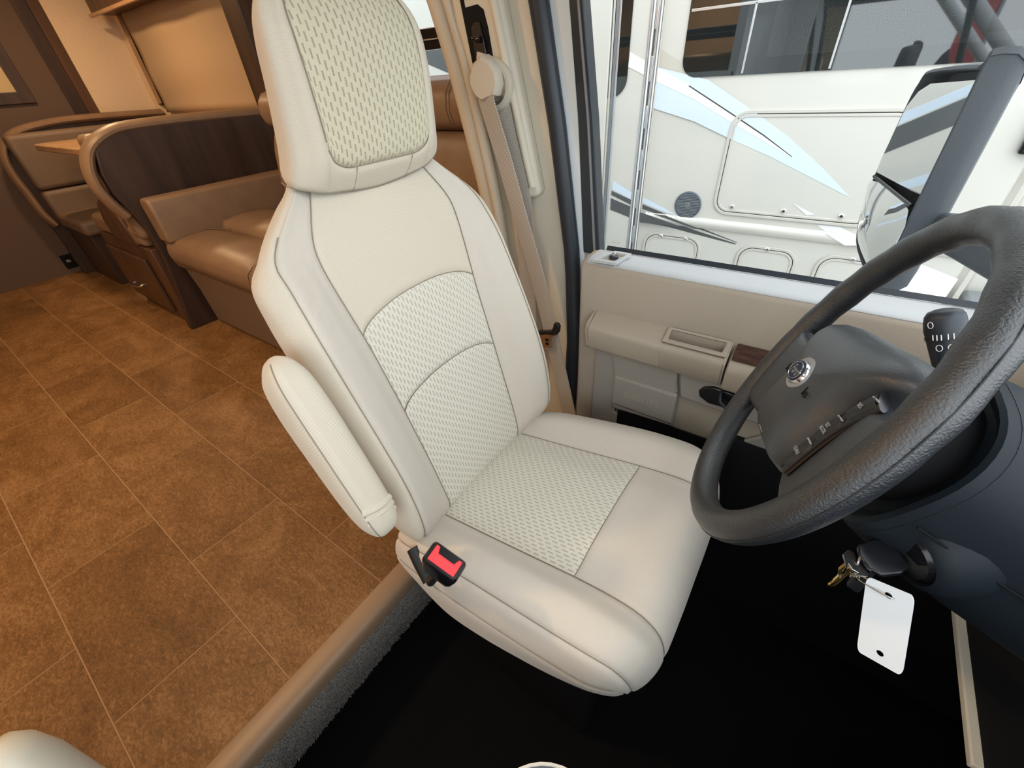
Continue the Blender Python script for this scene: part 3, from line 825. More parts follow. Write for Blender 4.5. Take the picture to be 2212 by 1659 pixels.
# ---------------------------------------------------------------- steering column
colm = thing('steering_column', 'dark plastic steering column shroud behind the wheel with ignition lock', 'steering column', tuple(cpt(0, 0, -.2)))
def cring(h, rx, ryt, ryb, cx=0, cy=0, n=40, e=.75):
    out = []
    for k in range(n):
        a = 2 * math.pi * k / n; ca, sa = math.cos(a), math.sin(a)
        q = lambda t: math.copysign(abs(t) ** e, t)
        out.append(cpt(cx + rx * q(ca), cy + (ryt if sa > 0 else ryb) * q(sa), h))
    return out
loft('hub_cover', [cring(-.024, .050, .050, .050, e=1), cring(-.060, .056, .056, .056, e=1), cring(-.118, .066, .062, .066, e=1)], 'deep_black', colm)
loft('shroud_lip', [cring(-.118, .066, .062, .066), cring(-.106, .076, .070, .076), cring(-.099, .086, .078, .086), cring(-.101, .0915, .082, .092), cring(-.112, .0935, .084, .095)], 'column_plastic', colm, caps=False)
shr = loft('shroud', [cring(-.110, .0935, .084, .095), cring(-.13, .096, .086, .099), cring(-.17, .100, .087, .104), cring(-.22, .104, .085, .106), cring(-.30, .108, .080, .104), cring(-.40, .110, .075, .100)], 'column_plastic', colm)
# split line between upper and lower shroud
tube('shroud_joint', [cpt(.0985, -.012, -.112), cpt(.103, -.010, -.17), cpt(.107, -.006, -.24), cpt(.111, 0, -.32)], .0012, 'deep_black', shr, n=6)
# ignition housing bulge and lock barrel
ic = cpt(.078, -.042, -.150)
idir = _r0 * .52 - _u0 * .40 + WN * .52; idir /= np.linalg.norm(idir)
lathe('ignition_housing', [(.052, -.045), (.047, -.012), (.041, .006), (.036, .014), (.030, .016), (.028, .008)], ic, idir, 'column_plastic', colm)
lathe('ignition_lock', [(.0285, -.01), (.0285, .012), (.024, .017), (.010, .018)], ic, idir, 'gloss_black', colm)

# turn-signal lever on the door side of the column
stk = thing('turn_signal_lever', 'dark grey turn signal lever with ribbed end knob behind the wheel', 'lever', tuple(cpt(-.1, .02, -.13)))
s0, s1 = cpt(-.085, .015, -.14), at(2040, 668, 1, .585)
sd = (s1 - s0) / np.linalg.norm(s1 - s0); sl_ = np.linalg.norm(s1 - s0)
lathe('lever_arm', [(.012, 0), (.012, sl_ * .45), (.0145, sl_ * .62), (.016, sl_ * .72)], s0, sd, 'lever_plastic', stk, n=28)
lathe('lever_ring', [(.0165, sl_ * .715), (.0168, sl_ * .74)], s0, sd, 'black_plastic', stk, n=28)
kn = lathe('lever_knob', [(.0162, sl_ * .74), (.0172, sl_ * .80), (.0170, sl_ * .88), (.0160, sl_ * .94), (.0135, sl_ * .98), (.008, sl_ * 1.0), (.002, sl_ * 1.006)], s0, sd, 'lever_plastic', stk, n=28)
# white printed marks: headlamp and wiper symbols
vd = EYE - (s0 + sd * sl_ * .7); vd -= sd * (vd @ sd); vd /= np.linalg.norm(vd); vs = np.cross(sd, vd)
for k, (ss, ang) in enumerate(((.655, -.35), (.655, .25), (.76, -.6), (.76, -.4), (.76, -.2), (.765, .1), (.765, .35), (.88, -.7))):
    rad = .0168 if ss > .7 else .0153
    c = s0 + sd * sl_ * ss + (vd * math.cos(ang) + vs * math.sin(ang)) * (rad + .0002)
    t = -vd * math.sin(ang) + vs * math.cos(ang)
    if k in (0, 1, 7):
        ringp = [c + t * .0026 * math.cos(a) + sd * .0034 * math.sin(a) for a in np.linspace(0, 2 * math.pi, 16, endpoint=False)]
        tube('symbol', ringp, .0004, 'white_print', kn if k == 7 else stk, n=5, closed=True)
    else:
        tube('mark', [c - sd * .003, c + sd * .003], .0005, 'white_print', kn, n=5)

# ---------------------------------------------------------------- keys with white tag
keys_ = thing('key_ring', 'bunch of keys with fob and ring hanging from the ignition lock', 'keys', tuple(ic + idir * .03))
k0 = ic + idir * .02
# key in the lock: head plate
hx = np.array([0, 0, -1.0]) * .2 + _r0; hx -= idir * (hx @ idir); hx /= np.linalg.norm(hx); hy = np.cross(idir, hx)
prism('key_head', [k0 + idir * (b + .002) + hx * a - hy * .003 for a, b in [(-.013, 0), (.013, 0), (.017, .012), (.015, .028), (.006, .034), (-.006, .034), (-.015, .028), (-.017, .012)]], hy * .006, 'gloss_black', keys_, bevel=.0015)
rc = k0 + idir * .034 + np.array([0, 0, -.010])
ringp = [rc + np.array([.2, .9, .1]) * .012 * math.cos(a) + np.array([.35, -.15, -1.0]) * .012 * math.sin(a) for a in np.linspace(0, 2 * math.pi, 28, endpoint=False)]
tube('split_ring', ringp, .0010, 'steel', keys_, n=8, closed=True)
# two loose keys pointing towards the door
for nm, tipq, mname, w in (('loose_key', (1792, 1264), 'brass', .0045), ('loose_key', (1838, 1232), 'steel', .005)):
    tip = at(*tipq, 0, rc[0] - .01); base = rc + np.array([-.002, .008, .004])
    d = tip - base; L = np.linalg.norm(d); d /= L
    tip = base + d * min(L, .078); L = min(L, .078)
    up = np.array([.3, 0, 1.0]); up -= d * (up @ d); up /= np.linalg.norm(up); sd2 = np.cross(d, up)
    o2 = [(0, .004), (.006, .011), (.018, .012), (.026, .007), (.030, w), (.038, w), (.040, w - .0012), (.046, w), (.050, w - .0016), (L - .003, w), (L, 0), (L - .003, -w), (.030, -w), (.026, -.007), (.018, -.012), (.006, -.011), (0, -.004)]
    prism(nm, [base + d * a + sd2 * b for a, b in o2], up * .002, mname, keys_, bevel=.0003)
fobc = rc + np.array([.016, .030, -.036])
fb = [[fobc + np.array([.25, .97, 0]) * x + np.array([0, 0, 1.0]) * y + np.array([.97, -.25, 0]) * h for x, y in rrect(.030 * s_, .052 * s_, .010 * s_, 5)] for h, s_ in ((-.006, .9), (-.004, 1), (.004, 1), (.006, .9))]
fob = loft('key_fob', fb, 'black_plastic', keys_)
for k in range(2):
    c = fobc + np.array([0, 0, .010 - .018 * k]) - np.array([.97, -.25, 0]) * .0062
    prism('fob_button', [c + np.array([.25, .97, 0]) * x + np.array([0, 0, 1.0]) * y for x, y in rrect(.018, .010, .003, 3)], -np.array([.97, -.25, 0]) * .0012, 'grey_print', fob)
tag_o = thing('key_tag', 'blank white plastic key tag with two punched holes', 'tag', tuple(rc))
# tag: rounded rectangle with two round holes, hanging from the split ring
TN = np.array([-.50, -.84, .20])
tq = [(1873, 1249), (1975, 1284), (1950, 1466), (1849, 1402)]
tl, tr, br, bl = [np.array(at_plane(*q, rc + np.array([0, -.018, -.034]), TN)) for q in tq]
exv = ((tr - tl) + (br - bl)) / 2; eyv = ((tl - bl) + (tr - br)) / 2; tc_ = (tl + tr + br + bl) / 4
def tg(a, b): return tc_ + exv * a + eyv * b
outer = [(x, y) for x, y in rrect(1, 1, .10, 4)]
bm = bmesh.new()
W_, H_ = np.linalg.norm(exv), np.linalg.norm(eyv)
ov_ = [bm.verts.new(tg(*p)) for p in outer]
edges = [bm.edges.new((ov_[i], ov_[(i + 1) % len(ov_)])) for i in range(len(ov_))]
for hy_ in (.38, -.37):
    hv = [bm.verts.new(tg(.0 + .0030 / W_ * math.cos(a), hy_ + .0030 / H_ * math.sin(a))) for a in np.linspace(0, 2 * math.pi, 16, endpoint=False)]
    edges += [bm.edges.new((hv[i], hv[(i + 1) % 16])) for i in range(16)]
bmesh.ops.triangle_fill(bm, edges=edges, use_beauty=True)
me = bpy.data.meshes.new('tag_plate'); bm.to_mesh(me); bm.free()
me.materials.append(MATS['white_tag'])
o = bpy.data.objects.new('tag_plate', me); place(o, tag_o)
sm = o.modifiers.new('thick', 'SOLIDIFY'); sm.thickness = .0009
hole = tg(0, .38)
lp = [hole + (rc + np.array([0, 0, -.012]) - hole) * .5 + (rc + np.array([0, 0, -.012]) - hole) * .62 * math.cos(a) + np.array([1.0, .3, 0]) * .006 * math.sin(a) for a in np.linspace(0, 2 * math.pi, 24, endpoint=False)]
tube('tag_ring', lp, .0007, 'steel', tag_o, n=6, closed=True)

# ---------------------------------------------------------------- dashboard
dash = thing('dashboard', 'dark dashboard edge with gauge hood beyond the steering wheel', 'dashboard', (.6, .2, .5))
prism('gauge_hood', [(.34, -.55, .74), (.36, -.55, .80), (.45, -.55, .845), (.75, -.55, .80), (.95, -.55, .72), (.95, -.55, .45), (.40, -.55, .45)], (0, 1.31, 0), 'column_plastic', dash, bevel=.012, seg=3)
prism('dash_end_cap', [(.33, .770, .70), (.36, .770, .80), (.46, .770, .84), (.95, .770, .73), (.95, .770, .30), (.36, .770, .34)], (0, .05, 0), 'beige_plastic', dash, bevel=.008)
prism('knee_panel', [(.345, .30, .385), (.375, .30, .46), (.42, .30, .60), (.60, .30, .60), (.60, .30, -.05), (.50, .30, .10), (.40, .30, .30)], (0, .46, 0), 'deep_black', dash, bevel=.006)
prism('knee_panel_edge', [(.341, .395, .392), (.342, .395, .402), (.354, .395, .404), (.356, .395, .392)], (0, .30, 0), 'beige_plastic', dash, bevel=.002, label='beige edge strip of the dash')
prism('lower_dash', [(.40, -.60, .46), (.45, -.60, .70), (.90, -.60, .70), (.90, -.60, ZF + .01), (.60, -.60, ZF + .01)], (0, .88, 0), 'column_plastic', dash, bevel=.02)

# ---------------------------------------------------------------- driver's door and its window
def extx(name, prof, x0, x1, m, parent=None, bevel=0, label=None, seg=2):
    """(y, z) profile extruded along the vehicle"""
    return prism(name, [(x0, y, z) for y, z in prof], (x1 - x0, 0, 0), m, parent, bevel=bevel, label=label, seg=seg)
DX0, DX1 = -.418, .42
door = struct(extx('door_1', [(.900, .742), (.893, .752), (.880, .755), (.838, .752), (.826, .746), (.820, .735), (.822, .60), (.828, .20), (.90, .20)], DX0, DX1, 'door_plastic', bevel=.006, seg=3))
extx('sill_cap', [(.890, .7555), (.838, .7535), (.826, .748), (.824, .744), (.890, .748)], DX0 + .012, DX1, 'sill_plastic_lit', door, bevel=.002, label='window sill strip with white daylight painted in its colour')
extx('glass_wiper', [(.902, .752), (.902, .762), (.894, .765), (.886, .757)], DX0 + .03, DX1, 'seal_rubber', door)
# lock post in its square pocket
pk = [(-.383, .826, .7585), (-.330, .826, .7585), (-.327, .868, .7595), (-.358, .868, .7595)]
ring_plate('lock_pocket', [(-.390, .818, .753), (-.334, .818, .753), (-.322, .872, .758), (-.360, .872, .758)], [(-.383, .826, .753), (-.340, .826, .753), (-.329, .866, .757), (-.357, .866, .757)], (0, 0, .006), 'sill_plastic_lit', door)
prism('lock_pocket_floor', [(-.386, .822, .752), (-.336, .822, .752), (-.325, .870, .756), (-.359, .870, .756)], (0, 0, .002), 'door_plastic', door)
lk = lathe('lock_grommet', [(.010, 0), (.010, .004), (.0075, .006), (.006, .006)], (-.352, .848, .757), (0, 0, 1), 'seal_rubber', door, n=24)
lathe('lock_knob', [(.0045, .004), (.0045, .011), (.003, .0125)], (-.352, .848, .757), (0, 0, 1), 'chrome', lk, n=16)
# armrest ledge: rear piece with the pull cup, front piece with wood veneer
AR = [(.824, .640), (.816, .637), (.782, .621), (.775, .614), (.774, .604), (.786, .556), (.800, .545), (.824, .545)]
cupx0, cupx1, cy0, cy1 = -.196, -.082, .786, .815
topz = lambda y: .6215 + (y - .782) * (.0155 / .034)
extx('armrest_rear', AR, -.372, cupx0 - .004, 'door_plastic', door, bevel=.004, seg=3)
extx('armrest_middle', [(.786, .620), (.780, .619), (.775, .614), (.774, .604), (.786, .556), (.800, .545), (.824, .545), (.824, .575), (.786, .575)], cupx0 - .006, cupx1 + .006, 'door_plastic', door)
extx('armrest_middle_rear', [(.814, .6365), (.824, .640), (.824, .545), (.814, .545)], cupx0 - .006, cupx1 + .006, 'door_plastic', door)
extx('armrest_bridge', AR, cupx1 + .002, -.0735, 'door_plastic', door, bevel=.002)
ring_plate('pull_cup_rim', [(x, y, topz(y) + .001) for x, y in ((cupx0 - .007, cy0 - .004), (cupx1 + .006, cy0 - .004), (cupx1 + .006, cy1 + .003), (cupx0 - .007, cy1 + .003))],
           [(x, y, topz(y) + .0005) for x, y in ((cupx0 + .004, cy0 + .004), (cupx1 - .005, cy0 + .004), (cupx1 - .003, cy1 - .001), (cupx0 + .002, cy1 - .001))], (0, 0, .004), 'door_plastic', door, bevel=.002)
extx('armrest_front', [(.824, .632), (.816, .629), (.783, .613), (.778, .606), (.775, .596), (.786, .548), (.800, .537), (.824, .537)], -.070, DX1, 'door_plastic', door, bevel=.003)
extx('veneer_strip', [(.820, .641), (.816, .640), (.788, .625), (.787, .618), (.820, .630)], -.066, .30, 'veneer', door, bevel=.002, label='dark reddish wood veneer strip')
# rear end of the armrest is rounded off with a raked cap
prism('armrest_end', [(-.372, .824, .640), (-.372, .786, .6235), (-.372, .776, .608), (-.372, .786, .556), (-.372, .802, .545), (-.372, .824, .545)], (-.012, .004, -.004), 'door_plastic', door, bevel=.006, seg=3)
# map pocket panel with embossed lettering, pull-handle panel
mp_ = prism('map_pocket', [(-.323, .806, .548), (-.163, .806, .548), (-.160, .806, .512), (-.152, .806, .480), (-.150, .806, .386), (-.306, .806, .380), (-.308, .806, .475), (-.313, .806, .50)], (0, .014, 0), 'door_lower', door, bevel=.004)
extx('pocket_step', [(.8065, .492), (.8065, .484), (.802, .480), (.8010, .400), (.8065, .392)], -.305, -.153, 'door_lower', door, bevel=.002)
text('embossed_lettering', 'E-SERIES', .024, (-.232, .8005, .440), (1, 0, 0), (0, 0, 1), 'door_plastic', mp_, depth=.0008)
prism('handle_panel', [(-.158, .808, .546), (.06, .808, .546), (.06, .808, .470), (-.147, .808, .478), (-.154, .808, .512)], (0, .012, 0), 'door_lower', door, bevel=.003)
hb_ = prism('inner_handle_bezel', [(-.113, .804, .512), (-.104, .804, .527), (-.085, .804, .534), (-.040, .804, .531), (-.030, .804, .505), (-.048, .804, .488), (-.088, .804, .487), (-.108, .804, .498)], (0, .010, 0), 'gloss_black', door, bevel=.004)
tube('inner_handle', [(-.066, .806, .531), (-.068, .798, .524), (-.064, .790, .512), (-.050, .788, .503), (-.030, .790, .500)], [.004, .006, .007, .007, .005], 'black_plastic', hb_, n=10, ry=[.003, .0035, .004, .004, .003])
prism('lower_panel', [(-.366, .812, .545), (-.30, .812, .545), (-.30, .812, .36), (-.05, .812, .36), (.06, .812, .47), (.30, .812, .47), (.30, .812, .20), (-.366, .812, .20)], (0, .012, 0), 'door_lower', door, bevel=.004)
prism('pocket_shade', [(-.29, .811, .372), (-.15, .811, .380), (-.06, .811, .38), (-.06, .811, .21), (-.29, .811, .21)], (0, .004, 0), 'deep_black', door)  # flat black sheet stands in for the shade below the map pocket
extx('kick_panel', [(.808, .405), (.812, .412), (.826, .412), (.826, .15), (.808, .15)], -.060, DX1, 'deep_black', door, bevel=.003)
# outer skin, painted
extx('outer_skin', [(.945, .735), (.965, .68), (.985, .50), (.985, .10), (.93, -.05), (.905, .18), (.905, .735)], -.46, .55, 'own_white', door, bevel=.004)
# window: pane, rear run channel, top frame
gl = mesh('window_pane', [(-.43, .897, .745), (.47, .897, .745), (.34, .880, 1.36), (-.55, .880, 1.36)], [(0, 1, 2, 3)], 'clear_glass', door, smooth=False)
etch = at(1330, 524, 1, .8965)
text('etched_mark', 'CARLITE', .0055, (etch[0], .8955, etch[2]), (1, 0, 0), (0, 0, 1), 'grey_print', gl, depth=.00005)
tube('etched_oval', [(etch[0] + .008 * math.cos(a), .8958, etch[2] + .0075 + .003 * math.sin(a)) for a in np.linspace(0, 2 * math.pi, 24, endpoint=False)], .0002, 'grey_print', gl, n=4, closed=True)
def pillar_x(z):            # rear edge of the door opening leans back towards the roof
    return np.interp(z, [.20, .50, .72, 1.0, 1.25, 1.45], [-.478, -.468, -.478, -.532, -.592, -.645])
def strip(name, o0, o1, z0, z1, y, m, parent, dy=.012, bevel=.002):
    zs = np.linspace(z0, z1, 14)
    f0 = o0 if callable(o0) else (lambda z: o0); f1 = o1 if callable(o1) else (lambda z: o1)
    a = [(pillar_x(z) + f0(z), y, z) for z in zs]; b = [(pillar_x(z) + f1(z), y, z) for z in zs[::-1]]
    return prism(name, a + b, (0, dy, 0), m, parent, bevel=bevel)
li = lambda a, b: (lambda z: np.interp(z, [.74, 1.25], [a, b]))
strip('window_frame', li(.036, .090), li(.078, .116), .742, 1.45, .888, 'seal_rubber', door, dy=.03)
strip('window_frame_edge', li(.064, .106), li(.069, .110), .742, 1.45, .885, 'alu_dark', door, dy=.006, bevel=0)
strip('door_edge', li(.018, .042), li(.036, .090), .20, 1.45, .892, 'own_white', door, dy=.05, bevel=.003)
box('window_top_frame', (-.62, .870, 1.33), (.36, .905, 1.40), 'seal_rubber', door, bevel=.004)
tube('front_frame', [(.49, .900, .74), (.36, .885, 1.36)], .022, 'seal_rubber', door, n=10)

# ---------------------------------------------------------------- pillar beside the seat
pil = struct(prism('trim_5', [(pillar_x(z) - .006, .90, z) for z in np.linspace(-.2, 1.48, 16)] + [(-.86, .90, 1.48), (-.80, .90, 1.2), (-.72, .90, .82), (-.69, .90, .6), (-.69, .90, -.2)], (0, .03, 0), 'pillar_plastic', bevel=.004))
prism('pillar_cover', [(-.79, .872, 1.40), (-.68, .872, 1.40), (-.634, .872, 1.21), (-.592, .872, 1.03), (-.556, .872, .875), (-.560, .872, .860), (-.574, .872, .856), (-.645, .872, .856), (-.69, .872, .98), (-.755, .872, 1.18)], (0, .032, 0), 'pillar_plastic', pil, bevel=.010, seg=4)
ribx = [(-.648, .8715, 1.30), (-.632, .8715, 1.21), (-.60, .8715, 1.07), (-.572, .8715, .95), (-.556, .874, .88)]
tube('pillar_rib', [(x - .018, y, z) for x, y, z in ribx], .009, 'pillar_plastic', pil, n=10)
sealp = [(pillar_x(z) + np.interp(z, [.7, 1.2], [.006, .024]), .884, z) for z in np.linspace(-.15, 1.45, 26)]
tube('door_seal', sealp, .016, 'seal_rubber', pil, n=14, ry=.020, up=(0, 1, 0), label='black ribbed door weatherstrip')
# edge moulding with the fabric-wrapped post towards the living area
tube('pillar_post', catmull([(-.872, .905, 1.45), (-.842, .905, 1.30), (-.815, .905, 1.215), (-.782, .905, 1.10), (-.748, .905, .95), (-.722, .905, .82), (-.700, .905, .66), (-.69, .905, .40), (-.69, .905, -.1)], 5), .027, 'beige_plastic', pil, n=18)
tube('post_piping', catmull([(-.832, .885, 1.45), (-.800, .885, 1.30), (-.770, .885, 1.20), (-.742, .885, 1.10), (-.712, .885, .95), (-.690, .885, .82), (-.668, .885, .62)], 5), .013, 'beige_plastic', pil, n=12)
# belt height adjuster slot
prism('adjuster_slot', [(-.738, .870, 1.245), (-.728, .870, 1.245), (-.722, .870, 1.205), (-.690, .870, 1.207), (-.676, .870, 1.198), (-.668, .870, 1.17), (-.656, .870, 1.09), (-.712, .870, 1.09)], (0, .004, 0), 'deep_black', pil, bevel=.001)
prism('adjuster_plate', [(-.708, .866, 1.170), (-.700, .866, 1.182), (-.684, .866, 1.180), (-.672, .866, 1.12), (-.704, .866, 1.12)], (0, .005, 0), 'gloss_black', pil, bevel=.0015)
tube('adjuster_button', [(-.703, .864, 1.156), (-.690, .858, 1.152), (-.680, .860, 1.154)], .005, 'gloss_black', pil, n=10)

# ---------------------------------------------------------------- shoulder belt
belt = thing('shoulder_belt', 'grey-beige shoulder belt hanging from its beige guide on the door pillar', 'seat belt', (-.46, .85, .20))
def ribbon(name, pts, wdir, w, m, parent, t=.0012, sub=6):
    pts = catmull(pts, sub); v = []; f = []; uv = []; acc = 0; N = len(pts)
    for i, p in enumerate(pts):
        tdir = pts[min(i + 1, N - 1)] - pts[max(i - 1, 0)]; tdir /= np.linalg.norm(tdir)
        wd = np.array(wdir(i / (N - 1)) if callable(wdir) else wdir, float); wd -= tdir * (wd @ tdir); wd /= np.linalg.norm(wd)
        nn = np.cross(tdir, wd)
        if i: acc += np.linalg.norm(p - pts[i - 1])
        for a, b in ((-w / 2, t), (w / 2, t), (w / 2, -t), (-w / 2, -t)):
            v.append(p + wd * a + nn * b); uv.append((a, acc))
    for i in range(N - 1):
        for k in range(4): f.append((i * 4 + k, i * 4 + (k + 1) % 4, (i + 1) * 4 + (k + 1) % 4, (i + 1) * 4 + k))
    f += [(3, 2, 1, 0), tuple((N - 1) * 4 + k for k in range(4))]
    return mesh(name, v, f, m, parent, uvs=uv, angle=30)
ribbon('belt_webbing', [(-.668, .842, 1.070), (-.655, .836, 1.035), (-.622, .838, .93), (-.585, .840, .80), (-.552, .842, .69), (-.522, .845, .57), (-.50, .85, .46), (-.480, .855, .36), (-.452, .862, .22)], lambda t: (.92, -.25 + .15 * t, .15), .050, 'belt_web', belt)
ribbon('belt_webbing_rear', [(-.648, .862, 1.065), (-.632, .866, .98), (-.612, .868, .90), (-.60, .870, .82), (-.60, .872, .60), (-.60, .872, .30)], (.9, .1, .2), .046, 'belt_web', belt)
rg0 = (-.655, .866, 1.075)
lathe('guide_ring', [(.047, 0), (.047, .008), (.043, .013), (.036, .014), (.034, .010), (.034, .002)], rg0, (0, -1, 0), 'beige_plastic', belt, n=36)
lathe('guide_ring_metal', [(.034, .002), (.034, .010), (.028, .012), (.026, .004)], rg0, (0, -1, 0), 'steel', belt, n=32)
cap = [(-.665, 1.128), (-.640, 1.116), (-.627, 1.100), (-.625, 1.076), (-.634, 1.058), (-.672, 1.048), (-.690, 1.058), (-.702, 1.078), (-.700, 1.096), (-.688, 1.116)]
cc = (-.662, 1.084)
rings = [[(cc[0] + (x - cc[0]) * s_, y, cc[1] + (z - cc[1]) * s_) for x, z in cap] for y, s_ in ((.864, 1.0), (.844, 1.0), (.836, .95), (.832, .84))]
loft('guide_cover', rings, 'beige_plastic', belt, angle=35)
box('cover_clip', (-.684, .846, 1.118), (-.664, .852, 1.131), 'beige_plastic', belt, bevel=.001, rot=Matrix.Rotation(.25, 3, 'Y'))
# latch tongue parked on the webbing
tg0 = np.array([-.505, .838, .535])
prism('tongue_grip', [tg0 + np.array([x, -.004, z]) for x, z in [(-.042, -.008), (.000, .004), (.006, .016), (.007, .026), (.012, .031), (.021, .030), (.026, .022), (.024, .006), (.016, -.006), (.004, -.010), (-.014, -.012), (-.040, -.022)]], (0, .010, 0), 'black_rubber', belt, bevel=.003)
tp = prism('tongue_plate', [tg0 + np.array([x, 0, z]) for x, z in [(-.036, -.016), (.006, -.008), (.000, -.020), (-.001, -.052), (-.030, -.062), (-.040, -.030)]], (0, .002, 0), 'steel', belt, bevel=.0006)
tube('tongue_edge', [tg0 + np.array([x, -.001, z]) for x, z in [(.008, -.008), (.001, -.020), (-.001, -.046), (-.006, -.055), (-.022, -.059)]], .0011, 'chrome', tp, n=6)
for dz in (-.030, -.042): box('tongue_slot', tuple(tg0 + np.array([-.020, -.0015, dz - .004])), tuple(tg0 + np.array([-.010, .0005, dz + .003])), 'deep_black', tp, bevel=.001)

# ---------------------------------------------------------------- outside mirror
mir = thing('side_mirror', 'black towing door mirror with flat upper and convex lower glass', 'mirror', (.16, 1.0, .75))
mo, mi = np.array([.066, 1.352]), np.array([.135, 1.125])       # outer / inner edge of the glass (x, y)
ex_ = np.array([mi[0] - mo[0], mi[1] - mo[1], 0.0]); mw = np.linalg.norm(ex_); ex_ /= mw
ez_ = np.array([0, 0, 1.0]); mn = np.cross(ex_, ez_); mn *= (1 if mn[0] < 0 else -1)
mc = np.array([(mo[0] + mi[0]) / 2, (mo[1] + mi[1]) / 2, 0])
def mp3(x, z, d=0): return mc + ex_ * x + ez_ * z - mn * d
hw = mw / 2
mout = [(-hw * .80, 1.030), (-hw * .55, 1.048), (hw * .90, 1.058), (hw, 1.050), (hw, .70), (hw * .8, .672), (-hw * .40, .700), (-hw * .80, .735), (-hw, .785), (-hw * 1.03, .86), (-hw * .93, .985)]
mout = [np.array(p) for p in catmull([(x, z, 0) for x, z in mout], 3, closed=True)]
cen = np.array([0, .87, 0])
def mring(s_, d): return [mp3(cen[0] + (p[0] - cen[0]) * s_, cen[1] + (p[1] - cen[1]) * s_, d) for p in mout]
loft('housing', [mring(.950, .040), mring(.960, .010), mring(.975, -.004), mring(1.0, -.002), mring(1.010, .012), mring(1.0, .032), mring(.93, .055), mring(.80, .066)], 'mirror_housing', mir, angle=35)
up_ = [(-hw * .70, 1.012), (-hw * .45, 1.026), (hw * .90, 1.038), (hw * .955, 1.03), (hw * .955, .868), (hw * .90, .850), (-hw * .955, .858), (-hw * .98, .880), (-hw * .87, .985)]
prism('upper_glass', [mp3(x, z, -.006 + .028 * (x + hw) / (2 * hw)) for x, z in up_], -mn * .002, 'mirror', mir, smooth=False)
lo_ = [(-hw * .955, .840), (hw * .92, .832), (hw * .92, .705), (hw * .75, .692), (-hw * .38, .716), (-hw * .76, .748), (-hw * .94, .792)]
cx_ = np.mean([p[0] for p in lo_]); cz_ = np.mean([p[1] for p in lo_])
rings = []
for s_ in (1.0, .8, .6, .4, .2, .05):
    rings.append([mp3(cx_ + (x - cx_) * s_, cz_ + (z - cz_) * s_, -.006 - .012 * (1 - s_ * s_)) for x, z in [tuple(p[:2]) for p in catmull([(a, b, 0) for a, b in lo_], 4, closed=True)]])
loft('convex_glass', rings, 'mirror', mir, angle=60)
tube('glass_divider', [mp3(-hw * .96, .849, -.006), mp3(hw * .93, .841, -.006)], .0035, 'gloss_black', mir, n=8)
arm0 = mp3(hw * .95, .80, .06)
rg = []
for t, w, h in ((0, .055, .060), (.3, .055, .065), (.7, .060, .075), (1, .075, .11)):
    c = arm0 * (1 - t) + np.array([.33, .90, .80]) * t
    rg.append([c + np.array([1, 0, 0]) * x + np.array([0, 0, 1.0]) * z for x, z in rrect(w, h, .018, 4)])
loft('bracket_arm', rg, 'mirror_housing', mir)
prism('sail_panel', [(.24, .905, .755), (.46, .905, .755), (.36, .905, 1.02), (.33, .905, .98)], (0, .03, 0), 'mirror_housing', mir, bevel=.006)

# ---------------------------------------------------------------- rest of the cab body: roof, windscreen surround, passenger side
struct(box('ceiling_cab', (-.80, -.98, 1.46), (.16, .95, 1.56), 'ceiling_white', bevel=.01))
struct(box('wall_front', (.90, -.95, ZF), (1.05, .95, .72), 'own_white', bevel=.02))
struct(tube('trim_6', [(.95, .86, .72), (.16, .82, 1.50)], .045, 'own_white', n=10))
struct(tube('trim_7', [(.95, -.86, .72), (.16, -.82, 1.50)], .045, 'own_white', n=10))
struct(box('door_2', (-.46, -.93, -.1), (.55, -.84, .74), 'own_white', bevel=.01))
struct(box('wall_right_cab', (-.85, -.95, ZF), (-.46, -.86, 1.5), 'pillar_plastic', bevel=.01))
struct(box('wall_left_cab', (-.76, .94, -.5), (-.56, .985, 1.55), 'own_white', bevel=.01))
struct(box('wall_left_lower', (-.75, .825, ZF - .2), (1.0, .985, .16), 'deep_black', bevel=.01))
struct(box('wall_firewall', (.78, -.95, ZF - .1), (.90, .95, .72), 'deep_black', bevel=.01))
struct(box('ceiling_bunk', (-.85, -1.2, 1.56), (.24, 1.25, 1.64), 'own_white', bevel=.03))

# ---------------------------------------------------------------- living area: slide-out wall with shaded window
wl = struct(box('wall_left', (WX0, YW, 0), (-2.2, YW + .05, 1.02), 'wall_beige', bevel=0))
box('wall_above_window', (WX0, YW, 1.66), (-2.2, YW + .05, ZC), 'wall_beige', wl, bevel=0)
box('wall_beside_window', (WX0, YW, 1.02), (-4.74, YW + .05, 1.66), 'wall_beige', wl, bevel=0)
box('wall_between_windows', (-2.96, YW, 1.02), (-2.2, YW + .05, 1.66), 'wall_beige', wl, bevel=0)
struct(box('wall_slide_end', (WX0, 1.305, 0), (WX0 + .012, YW, ZC), 'wall_beige', bevel=0))
struct(box('trim_8', (WX0, 1.243, .2), (WX0 + .022, 1.310, ZC), 'wood_mid', bevel=.003))
struct(box('trim_9', (WX0 - .002, 1.160, .2), (WX0 + .010, 1.243, ZC), 'wood_dark', bevel=.002))
win = struct(box('window_1', (-4.75, YW - .012, 1.05), (-4.700, YW, 1.63), 'wood_mid', bevel=.002))
box('frame_inner', (-4.700, YW - .03, 1.06), (-4.690, YW, 1.62), 'laminate', win, bevel=.001)
box('frame_shadow_gap', (-4.690, YW - .004, 1.05), (-4.50, YW - .002, 1.63), 'deep_black', win, bevel=0)
box('valance', (-4.72, YW - .17, 1.60), (-2.90, YW - .01, 1.80), 'wood_mid', win, bevel=.006, label='dark wooden window valance')
box('valance_trim', (-4.74, YW - .185, 1.585), (-2.90, YW - .165, 1.605), 'laminate', win, bevel=.003)
